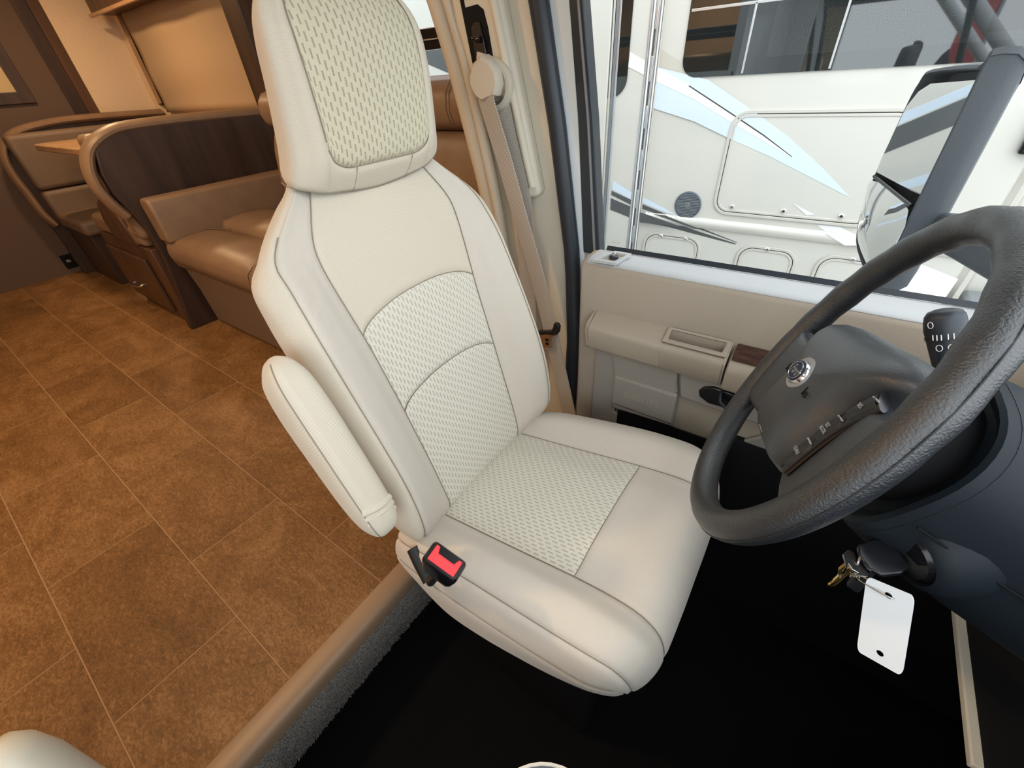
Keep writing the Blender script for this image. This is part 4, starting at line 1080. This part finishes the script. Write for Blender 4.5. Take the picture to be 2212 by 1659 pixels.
box('valance_leg', (-2.97, YW - .14, 1.02), (-2.80, YW - .01, 1.80), 'wood_dark', win, bevel=.006, label='dark wooden valance side')
# roller shade: slightly billowing cloth with rounded upper corners in front of the panes
sv, sf, suv = [], [], []
NXs, NZs = 30, 14
for i in range(NXs + 1):
    for j in range(NZs + 1):
        x = -4.60 + (1.63) * i / NXs; z = 1.0 + .62 * j / NZs
        y = YW - .028 + .006 * math.sin(i * .5) * (j / NZs) + .004 * math.sin(j * .9)
        sv.append((x, y, z))
for i in range(NXs):
    for j in range(NZs): a = i * (NZs + 1) + j; sf.append((a, a + NZs + 1, a + NZs + 2, a + 1))
shd = mesh('window_shade', sv, sf, 'shade_cloth', smooth=True)
tag(shd, 'tan roller shade pulled down over the dinette window', 'window shade')
sm = shd.modifiers.new('t', 'SOLIDIFY'); sm.thickness = .002
# front part of the side wall with a bare window above the sofa
wf = struct(box('wall_left_front', (-2.2, YW, 0), (-.92, YW + .05, .98), 'wall_beige', bevel=0))
struct(prism('wall_front_house', [(-.76, .95, -.1), (-.72, .95, -.1), (-.90, YW + .05, -.1), (-.96, YW + .05, -.1)], (0, 0, ZC + .1), 'own_white', bevel=0))
w2 = struct(box('window_2', (-2.2, YW - .01, 1.19), (-.93, YW + .035, 1.222), 'gloss_black', bevel=.003))
box('window_rail', (-2.2, YW - .014, 1.226), (-.93, YW + .03, 1.258), 'gloss_black', w2, bevel=.003)
box('rail_lip', (-2.2, YW - .018, 1.2215), (-.93, YW + .02, 1.2265), 'alu', w2, bevel=.001)
box('rail_lip', (-2.2, YW - .018, 1.258), (-.93, YW + .02, 1.262), 'alu', w2, bevel=.001)
box('window_head', (-2.2, YW, 1.66), (-.92, YW + .05, ZC), 'wall_beige', w2, bevel=0)
mesh('window_pane', [(-2.2, YW + .02, .98), (-.93, YW + .02, .98), (-.93, YW + .02, 1.66), (-2.2, YW + .02, 1.66)], [(0, 1, 2, 3)], 'clear_glass', w2, smooth=False)

# painted outer skin of our own side wall
for nm, a, b in (('outer_skin', (WX0, YW + .051, -.4), (-.93, YW + .058, .99)), ('outer_skin', (WX0, YW + .051, 1.65), (-.93, YW + .058, 2.3)), ('outer_skin', (WX0, YW + .051, .99), (-2.2, YW + .058, 1.65))):
    box(nm, a, b, 'own_white', wl, bevel=0)
# framed panel and outlet on the rear cabinet wall
pic = thing('wall_frame', 'dark framed glazed panel with gold picture on the taupe cabinet wall', 'frame', (WX0, .75, 1.30))
yo0, yo1, zo0, zo1 = .42, .982, 1.125, 1.70
ring_plate('frame', [(WX0 + .001, y, z) for y, z in ((yo0, zo0), (yo1, zo0), (yo1, zo1), (yo0, zo1))], [(WX0 + .001, y, z) for y, z in ((yo0 + .07, zo0 + .07), (yo1 - .07, zo0 + .07), (yo1 - .07, zo1 - .07), (yo0 + .07, zo1 - .07))], (.022, 0, 0), 'wood_dark', pic, bevel=.004)
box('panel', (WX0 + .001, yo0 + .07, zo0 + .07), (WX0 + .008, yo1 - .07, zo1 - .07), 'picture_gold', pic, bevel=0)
out_ = thing('outlet', 'black outlet cover low on the taupe cabinet wall', 'outlet', (WX0, .585, .05))
box('outlet_plate', (WX0 + .001, .550, .040), (WX0 + .012, .622, .145), 'deep_black', out_, bevel=.004)
box('outlet_socket', (WX0 + .012, .572, .085), (WX0 + .015, .600, .105), 'chrome', out_, bevel=.002)

# ---------------------------------------------------------------- sofa along the side wall
sofa = thing('sofa', 'tan leather sofa behind the driver seat with low arm against the dark panel', 'sofa', (-1.9, 1.1, 0))
def cushion(name, lo, hi, m, parent, r=.04, seg=5, sub=None):
    return box(name, lo, hi, m, parent, bevel=r, seg=seg)
box('base', (-2.80, .775, 0), (-1.05, 1.62, .36), 'leather_base', sofa, bevel=.012)
for a, b in ((-2.78, -1.93), (-1.93, -1.08)):
    c = prism('front_skirt', [(a, .765, .02), (a, .757, .22), (a, .735, .40), (a, .79, .44), (a, .80, .02)], (b - a, 0, 0), 'leather_base', sofa, bevel=.012, seg=3)
    rg = []
    for (y, z0, z1) in ((.708, .425, .455), (.715, .385, .485), (.745, .365, .508), (.80, .36, .520), (.90, .36, .520), (.96, .36, .508), (.975, .37, .49)):
        rg.append([(x, y, z) for x, z in [(a + .004, z0), (b - .004, z0), (b - .004, z1 - .012), (b - .03, z1), ((a + b) / 2, z1 + .006), (a + .03, z1), (a + .004, z1 - .012)]])
    s_ = loft('seat_cushion', rg, 'leather_tan', sofa, angle=60)
    tube('cushion_seam', catmull([(a + .22, .965, .521), (a + .10, .90, .524), (a + .055, .80, .521), (a + .05, .735, .500), (a + .055, .712, .45)], 5), .003, 'leather_base', s_, n=6)
    rg = []
    for (y, z0, z1) in ((.972, .40, .500), (.99, .40, .540), (1.10, .40, .555), (1.22, .40, .550), (1.30, .40, .52)):
        rg.append([(x, y, z) for x, z in [(a + .004, z0), (b - .004, z0), (b - .004, z1 - .012), (b - .04, z1), ((a + b) / 2, z1 + .012), (a + .04, z1), (a + .004, z1 - .012)]])
    s2 = loft('rear_cushion', rg, 'leather_tan', sofa, angle=60)
sections = [(1.300, .52), (1.275, .60), (1.270, .72), (1.290, .84), (1.318, .912), (1.345, .930)]
for a, b in ((-2.46, -1.72), (-1.72, -1.02)):
    lowp = [(1.345, .930)] + [(y, z) for y, z in sections[::-1]][1:] + [(1.50, .52), (1.52, .93)]
    extx('back_cushion', lowp, a + .004, b - .004, 'leather_tan', sofa, bevel=.018, seg=4)
    topp = [(1.345, .934), (1.300, .955), (1.285, 1.00), (1.292, 1.05), (1.325, 1.085), (1.39, 1.100), (1.46, 1.08), (1.52, 1.03), (1.53, .934)]
    h_ = extx('head_roll', topp, a + .004, b - .004, 'leather_tan', sofa, bevel=.016, seg=4)
    tube('stitching', [(b - .16, y - .001, z) for y, z in [(1.30, .955), (1.285, 1.0), (1.292, 1.05), (1.325, 1.085), (1.39, 1.10)]], .0016, 'leather_base', h_, n=5)
    tube('stitching', [(b - .175, y - .001, z) for y, z in [(1.30, .955), (1.285, 1.0), (1.292, 1.05), (1.325, 1.085), (1.39, 1.10)]], .0016, 'leather_base', h_, n=5)
armp = [(-2.805, .50), (-2.805, .685), (-2.79, .708), (-2.745, .715), (-2.700, .708), (-2.688, .69), (-2.684, .50)]
prism('arm', [(x, .712, z) for x, z in armp], (0, .80, 0), 'leather_tan', sofa, bevel=.014, seg=4)
prism('arm_front', [(x, .722, z) for x, z in [(-2.80, .36), (-2.80, .69), (-2.70, .69), (-2.70, .36)]], (0, .05, 0), 'leather_base', sofa, bevel=.01)

# ---------------------------------------------------------------- dinette
def bench(name, label, xf, sgn, outline, cap, seat_label):
    b = thing(name, label, 'bench', (xf, 1.1, 0), group='dinette benches')
    prism('end_panel', [(xf, y, z) for y, z in outline], (sgn * .055, 0, 0), 'wood_dark', b, bevel=.006, label='dark brown wood end panel')
    tube('padded_edge', catmull([(xf + sgn * .045, y, z) for y, z in cap], 6), .026, 'leather_tan', b, n=14, ry=.052)
    return b
near_out = [(.632, 0), (1.66, 0), (1.66, .985), (.80, .995), (.712, .972), (.662, .915), (.640, .83), (.640, .74), (.662, .66), (.690, .56), (.690, .40), (.665, .20)]
near = bench('dinette_bench', 'dark wood dinette bench with tan padded rim beside the sofa arm', -2.83, -1, near_out,
             [(1.66, .990), (1.2, 1.000), (.86, .998), (.745, .978), (.660, .930), (.618, .86), (.606, .78), (.622, .70), (.650, .635)], '')
box('back_cushion', (-3.02, .66, .50), (-2.89, 1.62, .985), 'leather_tan', near, bevel=.03, seg=4)
box('seat_cushion', (-3.72, .668, .45), (-2.95, 1.62, .56), 'leather_tan', near, bevel=.03, seg=4)
box('base', (-3.74, .668, 0), (-2.90, 1.62, .45), 'wood_mid', near, bevel=.004)
dr = box('drawer', (-3.70, .650, .055), (-3.06, .668, .375), 'wood_mid', near, bevel=.005, label='brown drawer front')
tube('drawer_handle', catmull([(-3.56, .652, .145), (-3.55, .628, .15), (-3.47, .622, .155), (-3.39, .628, .16), (-3.38, .652, .165)], 5), .007, 'chrome', dr, n=8)
box('kick_light', (-3.74, .655, .0), (-3.60, .668, .10), 'laminate', near, bevel=.002)
prism('side_bolster', [(-3.05, .660, .45), (-3.10, .660, .62), (-3.22, .660, .70), (-3.34, .660, .66), (-3.42, .660, .56), (-3.42, .660, .45)], (0, .04, 0), 'wood_mid', near, bevel=.01)
far_out = [(.610, 0), (1.68, 0), (1.68, .985), (.95, .995), (.76, .965), (.66, .90), (.620, .80), (.615, .60)]
far = bench('dinette_bench', 'far dinette bench with tan padded rim against the taupe cabinet wall', -4.80, 1, far_out,
            [(1.68, 1.000), (1.2, 1.012), (.95, 1.004), (.76, .972), (.655, .905), (.612, .82), (.600, .72), (.606, .60), (.612, .46), (.640, .38)], '')
far_c = box('back_cushion', (-4.745, .66, .62), (-4.62, 1.66, .965), 'leather_base', far, bevel=.03, seg=4)
box('lower_back_cushion', (-4.745, .66, .40), (-4.62, 1.66, .615), 'leather_base', far, bevel=.03, seg=4)
box('seat_cushion', (-4.70, .66, .36), (-4.10, 1.66, .46), 'leather_base', far, bevel=.03, seg=4)
box('base', (-4.72, .68, 0), (-4.14, 1.66, .36), 'wood_dark', far, bevel=.004)
dt = thing('dinette_table', 'laminate dinette table between the two benches', 'table', (-3.9, 1.2, 0))
prism('table_top', [(x - 3.75, y + 1.20, .875) for x, y in rrect(1.25, .96, .12, 6)], (0, 0, .035), 'laminate', dt, bevel=.006)
box('table_leg', (-3.95, 1.10, 0), (-3.85, 1.20, .875), 'wood_dark', dt, bevel=.004)
box('table_foot', (-4.05, 1.0, 0), (-3.75, 1.3, .03), 'wood_dark', dt, bevel=.004)

# unseen dome lamp, added over the front seats to brighten the cab
l = thing('added_cab_lamp', 'unseen square dome lamp added on the cab headliner to brighten the cab', 'lamp', (-.05, .05, 1.46))
box('added_lamp_housing', (-.12, -.05, 1.440), (.02, .15, 1.459), 'ceiling_white', l, bevel=.006)
lo = add_lamp('lamp_light', 'AREA', (-.05, .05, 1.435), 1.2, (1.0, .95, .88), size=.12, sizey=.18)
lo.parent = l; lo.matrix_parent_inverse = Matrix.Translation(-Vector((-.05, .05, 1.46)))
# ceiling lamps of the living area
for (x, y, e) in ((-1.85, -.40, 22), (-2.9, .25, 9), (-3.9, .9, 16)):
    l = thing('ceiling_lamp', 'round warm ceiling lamp at %s' % {-1.85: 'the front of the aisle', -2.9: 'the middle of the aisle', -3.9: 'the dinette'}[x], 'lamp', (x, y, ZC), group='ceiling lamps')
    lathe('lamp_ring', [(.085, 0), (.085, .012), (.075, .018), (.070, .018)], (x, y, ZC), (0, 0, -1), 'alu', l, n=28)
    lathe('lamp_lens', [(.070, .010), (.068, .020), (.04, .026), (.002, .028)], (x, y, ZC), (0, 0, -1), 'lamp_warm', l, n=28)
    lo = add_lamp('lamp_light', 'AREA', (x, y, ZC - .04), e, (1.0, .66, .36), size=.14)
    lo.parent = l; lo.matrix_parent_inverse = Matrix.Translation(-Vector((x, y, ZC)))

# ---------------------------------------------------------------- passenger seat corner and console at the frame edge
ps = thing('passenger_seat', 'beige cloth passenger seat with only its armrest tip in view', 'seat', (-.35, -.40, ZF))
rg = []
for s_, r in ((0, .004), (.01, .022), (.03, .034), (.07, .042), (.2, .045), (.33, .044), (.36, .03), (.37, .006)):
    c = np.array([-.592, -.256, .522]) + np.array([.26, -.04, -.965]) * s_ * 1.0
    ring = []
    for k in range(24):
        a = 2 * math.pi * k / 24
        ring.append(c + np.array([.965, 0, .26]) * r * 1.1 * math.cos(a) + np.array([0, 1.0, 0]) * r * .75 * math.sin(a))
    rg.append(ring)
loft('armrest', rg, 'pillar_plastic', ps, angle=80)
box('cushion', (-.52, -.66, .20), (-.02, -.30, .42), 'pillar_plastic', ps, bevel=.05, seg=5)
box('backrest', (-.66, -.66, .35), (-.54, -.30, 1.0), 'pillar_plastic', ps, bevel=.05, seg=5)
box('pedestal', (-.46, -.62, ZF + .002), (-.1, -.32, .2), 'deep_black', ps, bevel=.01)
cup = thing('cup_holder', 'grey rounded cup holder rim at the bottom edge of the frame', 'cup holder', (-.06, .05, .30))
_pt = at(1182, 1645, 2, .494); _d = _pt - np.array([-.041, .051, .494]); _d /= np.linalg.norm(_d)
CUPC = _pt - _d * .075 + np.array([0, 0, -.004])
lathe('cup_body', [(.060, -.12), (.071, -.01), (.0735, 0), (.062, .001), (.056, .000), (.002, -.002)], tuple(CUPC), (0, 0, 1), 'mirror_housing', cup, n=40)
lathe('cup_rim', [(.0735, -.003), (.0750, -.001), (.0750, .002), (.0730, .002), (.072, 0)], tuple(CUPC), (0, 0, 1), 'beige_plastic', cup, n=40)
box('console', (-.02, -.16, ZF + .002), (.30, .0, .20), 'deep_black', cup, bevel=.02)

cr = at(692, 1596, 2, ZF + .003)
crumb = mesh('crumb', [cr + np.array(v) * .0042 for v in ((1, 0, 0), (-.8, .5, 0), (-.3, -.9, .2), (.2, .1, 1.1), (.1, .3, -.7))], [(0, 1, 3), (1, 2, 3), (2, 0, 3), (1, 0, 4), (2, 1, 4), (0, 2, 4)], 'white_tag', smooth=False)
tag(crumb, 'tiny white crumb lying on the black cab floor', 'crumb')

# ---------------------------------------------------------------- neighbouring motorhome seen through the window
YN = 3.0
rv = thing('motorhome', 'cream motorhome parked alongside with swoosh decals and baggage doors', 'motorhome', (-1.5, YN + .6, -.9))
def N(u, v, d=0.0):
    p = at(u, v, 1, YN); return (p[0], YN - d, p[2])
box('body', (-9.0, YN, -.55), (.66, YN + 2.3, 2.4), 'rv_cream', rv, bevel=.02)
box('skirt', (-9.0, YN + .02, -.70), (.66, YN + 2.0, -.54), 'rv_cream_dark', rv, bevel=.02)
box('cab', (.60, YN + .15, -.55), (2.1, YN + 2.0, 1.35), 'rv_cream', rv, bevel=.15, seg=4)
box('overcab', (.55, YN, 1.30), (2.0, YN + 2.3, 2.4), 'rv_cream', rv, bevel=.12, seg=4)
# belt moulding
zb = at(1640, 495, 1, YN)[2]
extr = [(YN, zb - .035), (YN - .014, zb - .030), (YN - .024, zb - .012), (YN - .026, zb + .006), (YN - .018, zb + .022), (YN, zb + .030)]
prism('belt_moulding', [(-1.02, y, z) for y, z in extr], (1.66, 0, 0), 'rv_cream', rv)
prism('moulding_end', [(-1.035, y, z) for y, z in extr], (.02, 0, 0), 'rv_white', rv)
# side window, dark tinted, with its sashes
wx0 = -.93; wz0 = .998; wz1 = 1.75; wx1 = .60
wo = [(x + (wx0 + wx1) / 2, YN - .004, z + (wz0 + wz1) / 2) for x, z in rrect(wx1 - wx0, wz1 - wz0, .085, 7)]
wi = [(x + (wx0 + wx1) / 2, YN - .004, z + (wz0 + wz1) / 2) for x, z in rrect(wx1 - wx0 - .006, wz1 - wz0 - .006, .082, 7)]
rw = prism('side_window', wo, (0, -.004, 0), 'tinted_glass', rv, label='dark tinted side window with thin bars')
zsash = 1.1 + 1.5 * (1.226 - 1.1)
box('window_bar', (wx0 + .01, YN - .012, zsash - .006), (wx1, YN - .008, zsash + .006), 'alu', rw, bevel=.001)
for (ua, va, ub, vb) in ((1638, 0, 1603, 158), (1838, 0, 1790, 153)):
    a = N(ua, va); b = N(ub, vb); xm = (a[0] + b[0]) / 2
    box('window_bar', (xm - .005, YN - .012, wz0 + .006), (xm + .005, YN - .008, wz1 if ua > 1700 else zsash), 'alu', rw, bevel=.001)
# entry door edge: flat jamb, hinge and rear window of the door
ed = box('entry_door', (-1.62, YN - .012, -.50), (-1.145, YN + .01, 1.95), 'rv_cream', rv, bevel=.004)
for dx, w, m in ((-1.142, .012, 'alu'), (-1.122, .010, 'rv_white'), (-1.108, .005, 'line_dark'), (-1.098, .012, 'alu'), (-1.080, .008, 'rv_white'), (-1.068, .004, 'rv_tan')):
    box('hinge_strip', (dx - w / 2, YN - .016, -.50), (dx + w / 2, YN, 1.95), m, rv, bevel=.001)
for k in range(10):
    box('hinge_knuckle', (-1.112, YN - .020, -.45 + k * .24), (-1.100, YN - .012, -.33 + k * .24), 'alu', rv, bevel=.001)
dwo = [(x - 1.46, YN - .013, z + 1.465) for x, z in rrect(.42, 1.10, .10, 6)]
prism('door_window', dwo, (0, -.004, 0), 'tinted_glass', ed)
dj = -1.290
box('rear_body', (-9.0, YN - .030, -.52), (-1.372, YN + .01, 2.38), 'rv_cream', rv, bevel=.004)
for dx, w, m in ((-.075, .02, 'rv_tan'), (-.05, .012, 'rv_cream_dark'), (-.030, .018, 'alu_dark'), (-.012, .012, 'alu')):
    box('door_jamb', (dj + dx - w / 2 - .02, YN - .020, -.50), (dj + dx + w / 2 - .02, YN - .012, 1.95), m, ed, bevel=.001)
# baggage doors: frame, recessed joint, panel, latches
def bag(x0, x1, z0, z1, r, latches, nm):
    cxx, czz = (x0 + x1) / 2, (z0 + z1) / 2; w, h = x1 - x0, z1 - z0
    pts = lambda g, rr, d: [(x + cxx, YN - d, z + czz) for x, z in rrect(w - 2 * g, h - 2 * g, rr, 7)]
    b = ring_plate('baggage_door', pts(-.012, r + .012, .0), pts(.004, r - .004, .0), (0, -.010, 0), 'rv_cream_dark', rv, bevel=.002, label=nm)
    ring_plate('door_joint', pts(.004, r - .004, .001), pts(.0085, r - .008, .001), (0, -.002, 0), 'line_dark', b)
    ring_plate('door_rim', pts(.0085, r - .008, .002), pts(.022, r - .02, .002), (0, -.007, 0), 'rv_cream_dark', b, bevel=.002)
    prism('door_panel', pts(.022, r - .02, .001), (0, -.004, 0), 'rv_cream', b)
    for (u, v) in latches:
        p = N(u, v)
        lathe('latch', [(.013, 0), (.013, .008), (.010, .011), (.007, .008), (.006, .012), (.002, .012)], (p[0], YN - .004, p[2]), (0, -1, 0), 'chrome', b, n=18)
    return b
bag(-.598, .205, .296, .826, .075, ((1582, 446), (1693, 455), (1818, 466)), 'large upper baggage door')
bag(-1.015, -.640, -.35, .112, .08, ((1429, 509), (1482, 516)), 'small lower baggage door')
bag(-.392, -.075, -.35, .108, .08, ((1658, 538),), 'small lower baggage door')
bag(.045, .420, -.35, .112, .08, ((1843, 560),), 'small lower baggage door')
# round outside speaker with slatted grille
sp = N(1486, 443)
spo = lathe('speaker', [(.084, 0), (.084, .006), (.078, .010), (.076, .006), (.02, .005)], (sp[0], YN, sp[2]), (0, -1, 0), 'speaker_grey', rv, n=40, label='round grey outside speaker')
for k in range(15):
    zz = -.066 + k * .0094; hw_ = math.sqrt(max(.074 ** 2 - zz * zz, 0))
    if hw_ > .01: box('slat', (sp[0] - hw_, YN - .0115, sp[2] + zz - .0026), (sp[0] + hw_, YN - .006, sp[2] + zz + .0026), 'alu_dark', spo, bevel=0)
lathe('speaker_boss', [(.018, .006), (.018, .012), (.012, .014), (.011, .010)], (sp[0], YN, sp[2]), (0, -1, 0), 'alu_dark', spo, n=24)
# swoosh decals: thin vinyl on the wall
def clipz(poly, z0, s):
    out = []
    for i in range(len(poly)):
        a, b = poly[i - 1], poly[i]
        ia, ib = (a[1] - z0) * s >= 0, (b[1] - z0) * s >= 0
        if ia != ib:
            t = (z0 - a[1]) / (b[1] - a[1]); out.append((a[0] + (b[0] - a[0]) * t, z0))
        if ib: out.append(b)
    return out
def decal(pts, m, d=.0012, nm='decal'):
    zt, zl = zb + .030, zb - .035
    poly = [(N(u, v)[0], N(u, v)[2]) for u, v in pts]
    for lo, hi, dd in ((zt, 9, d), (zl, zt, .0268 if d < .013 else d), (-9, zl, d)):     # the belt moulding stands proud of the wall
        q = clipz(clipz(poly, lo, 1), hi, -1)
        if len(q) > 2: prism(nm, [(x, YN - dd, z) for x, z in q], (0, -.0006, 0), m, rv, smooth=False)
def tri_strip(top, bot, m, d=.0012):
    decal(top + bot[::-1], m, d)
tri_strip([(1424, 104), (1468, 130), (1476, 150)], [(1420, 143), (1452, 160), (1480, 172)], 'rv_tan', .0008)
tri_strip([(1421, 145), (1530, 172), (1612, 228), (1700, 292), (1775, 360), (1836, 425)], [(1413, 234), (1500, 262), (1574, 298), (1660, 336), (1740, 377), (1830, 423)], 'rv_blue', .0056)
tri_strip([(1422, 145), (1492, 186), (1580, 243), (1650, 290), (1711, 337)], [(1419, 176), (1500, 214), (1570, 258), (1640, 299), (1709, 339)], 'rv_white', .0064)
tri_strip([(1490, 184), (1580, 243), (1650, 290), (1711, 337)], [(1488, 186), (1579, 246), (1649, 293), (1711, 339)], 'line_dark', .0068)
tri_strip([(1363, 112), (1398, 132)], [(1359, 144), (1395, 163)], 'rv_white', .014)
tri_strip([(1326, 390), (1369, 416)], [(1324, 408), (1367, 431)], 'rv_blue', .0135)
tri_strip([(1323, 411), (1367, 432)], [(1322, 420), (1366, 442)], 'rv_grey', .0135)
tri_strip([(1321, 427), (1366, 446)], [(1320, 452), (1363, 469)], 'rv_grey', .0135)
tri_strip([(1390, 426), (1430, 447), (1465, 466)], [(1388, 438), (1430, 456), (1465, 467)], 'rv_blue', .0010)
tri_strip([(1388, 441), (1440, 463), (1500, 487), (1592, 523)], [(1387, 451), (1440, 469), (1500, 491), (1592, 524)], 'rv_grey', .0012)
tri_strip([(1386, 456), (1440, 475), (1500, 497), (1590, 526)], [(1385, 479), (1440, 489), (1500, 505), (1589, 528)], 'rv_grey', .0012)
tri_strip([(1716, 440), (1760, 463)], [(1716, 441), (1742, 464)], 'rv_white', .0062)
tri_strip([(1764, 485), (1815, 490), (1866, 516)], [(1790, 505), (1825, 527), (1870, 527)], 'rv_white', .0012)
tri_strip([(1945, 560), (1995, 572), (2070, 602)], [(1895, 590), (1940, 635), (2030, 660)], 'rv_white', .0045)
# rear half of the graphics, behind the entry door
for pts, m, d in (([(-3.6, 1.05), (-2.6, .86), (-1.66, .60), (-1.66, .46), (-2.6, .70), (-3.6, .90)], 'rv_grey', .0012),
                  ([(-3.6, 1.12), (-2.6, .93), (-1.66, .67), (-1.66, .61), (-2.6, .87), (-3.6, 1.06)], 'rv_blue', .0012),
                  ([(-3.6, 1.55), (-2.6, 1.22), (-1.66, .88), (-1.66, .80), (-2.6, 1.08), (-3.6, 1.40)], 'rv_grey', .0012),
                  ([(-3.6, .52), (-2.6, .40), (-1.66, .24), (-1.66, .18), (-2.6, .33), (-3.6, .44)], 'rv_blue', .0012)):
    prism('decal', [(x, YN - .030, z) for x, z in pts], (0, -d, 0), m, rv, smooth=False)
# front quarter of the neighbour beyond the wheel rim
xq = at(2112, 564, 1, YN)[0]
box('corner_trim', (xq - .012, YN - .010, -.55), (xq + .012, YN, 1.0), 'rv_cream_dark', rv, bevel=.003)
box('running_board', (xq + .03, YN - .10, at(2100, 640, 1, YN)[2] - .30), (xq + .55, YN + .1, at(2100, 640, 1, YN)[2]), 'alu_dark', rv, bevel=.02)
vb_ = box('vent_box', (.60, YN - .04, .66), (.80, YN - .0, .86), 'gloss_black', rv, bevel=.01)
text('vent_lettering', 'Power\nControl', .028, (.70, YN - .0415, .76), (1, 0, 0), (0, 0, 1), 'white_print', vb_, depth=.0004)

# ---------------------------------------------------------------- outdoors
bnr = thing('banner_flag', 'red vertical banner on a pole beyond the windscreen', 'banner', (1.15, -8.0, -.95))
box('banner_cloth', (1.0, -8.02, .6), (1.45, -7.98, 2.6), 'banner_red', bnr, bevel=.005)
tube('banner_pole', [(1.48, -8.0, -.95), (1.48, -8.0, 2.9)], .03, 'pole_blue', bnr, n=12)
gr = box('ground', (-30, -30, -1.0), (30, 30, -.95), 'asphalt', bevel=0); struct(gr)
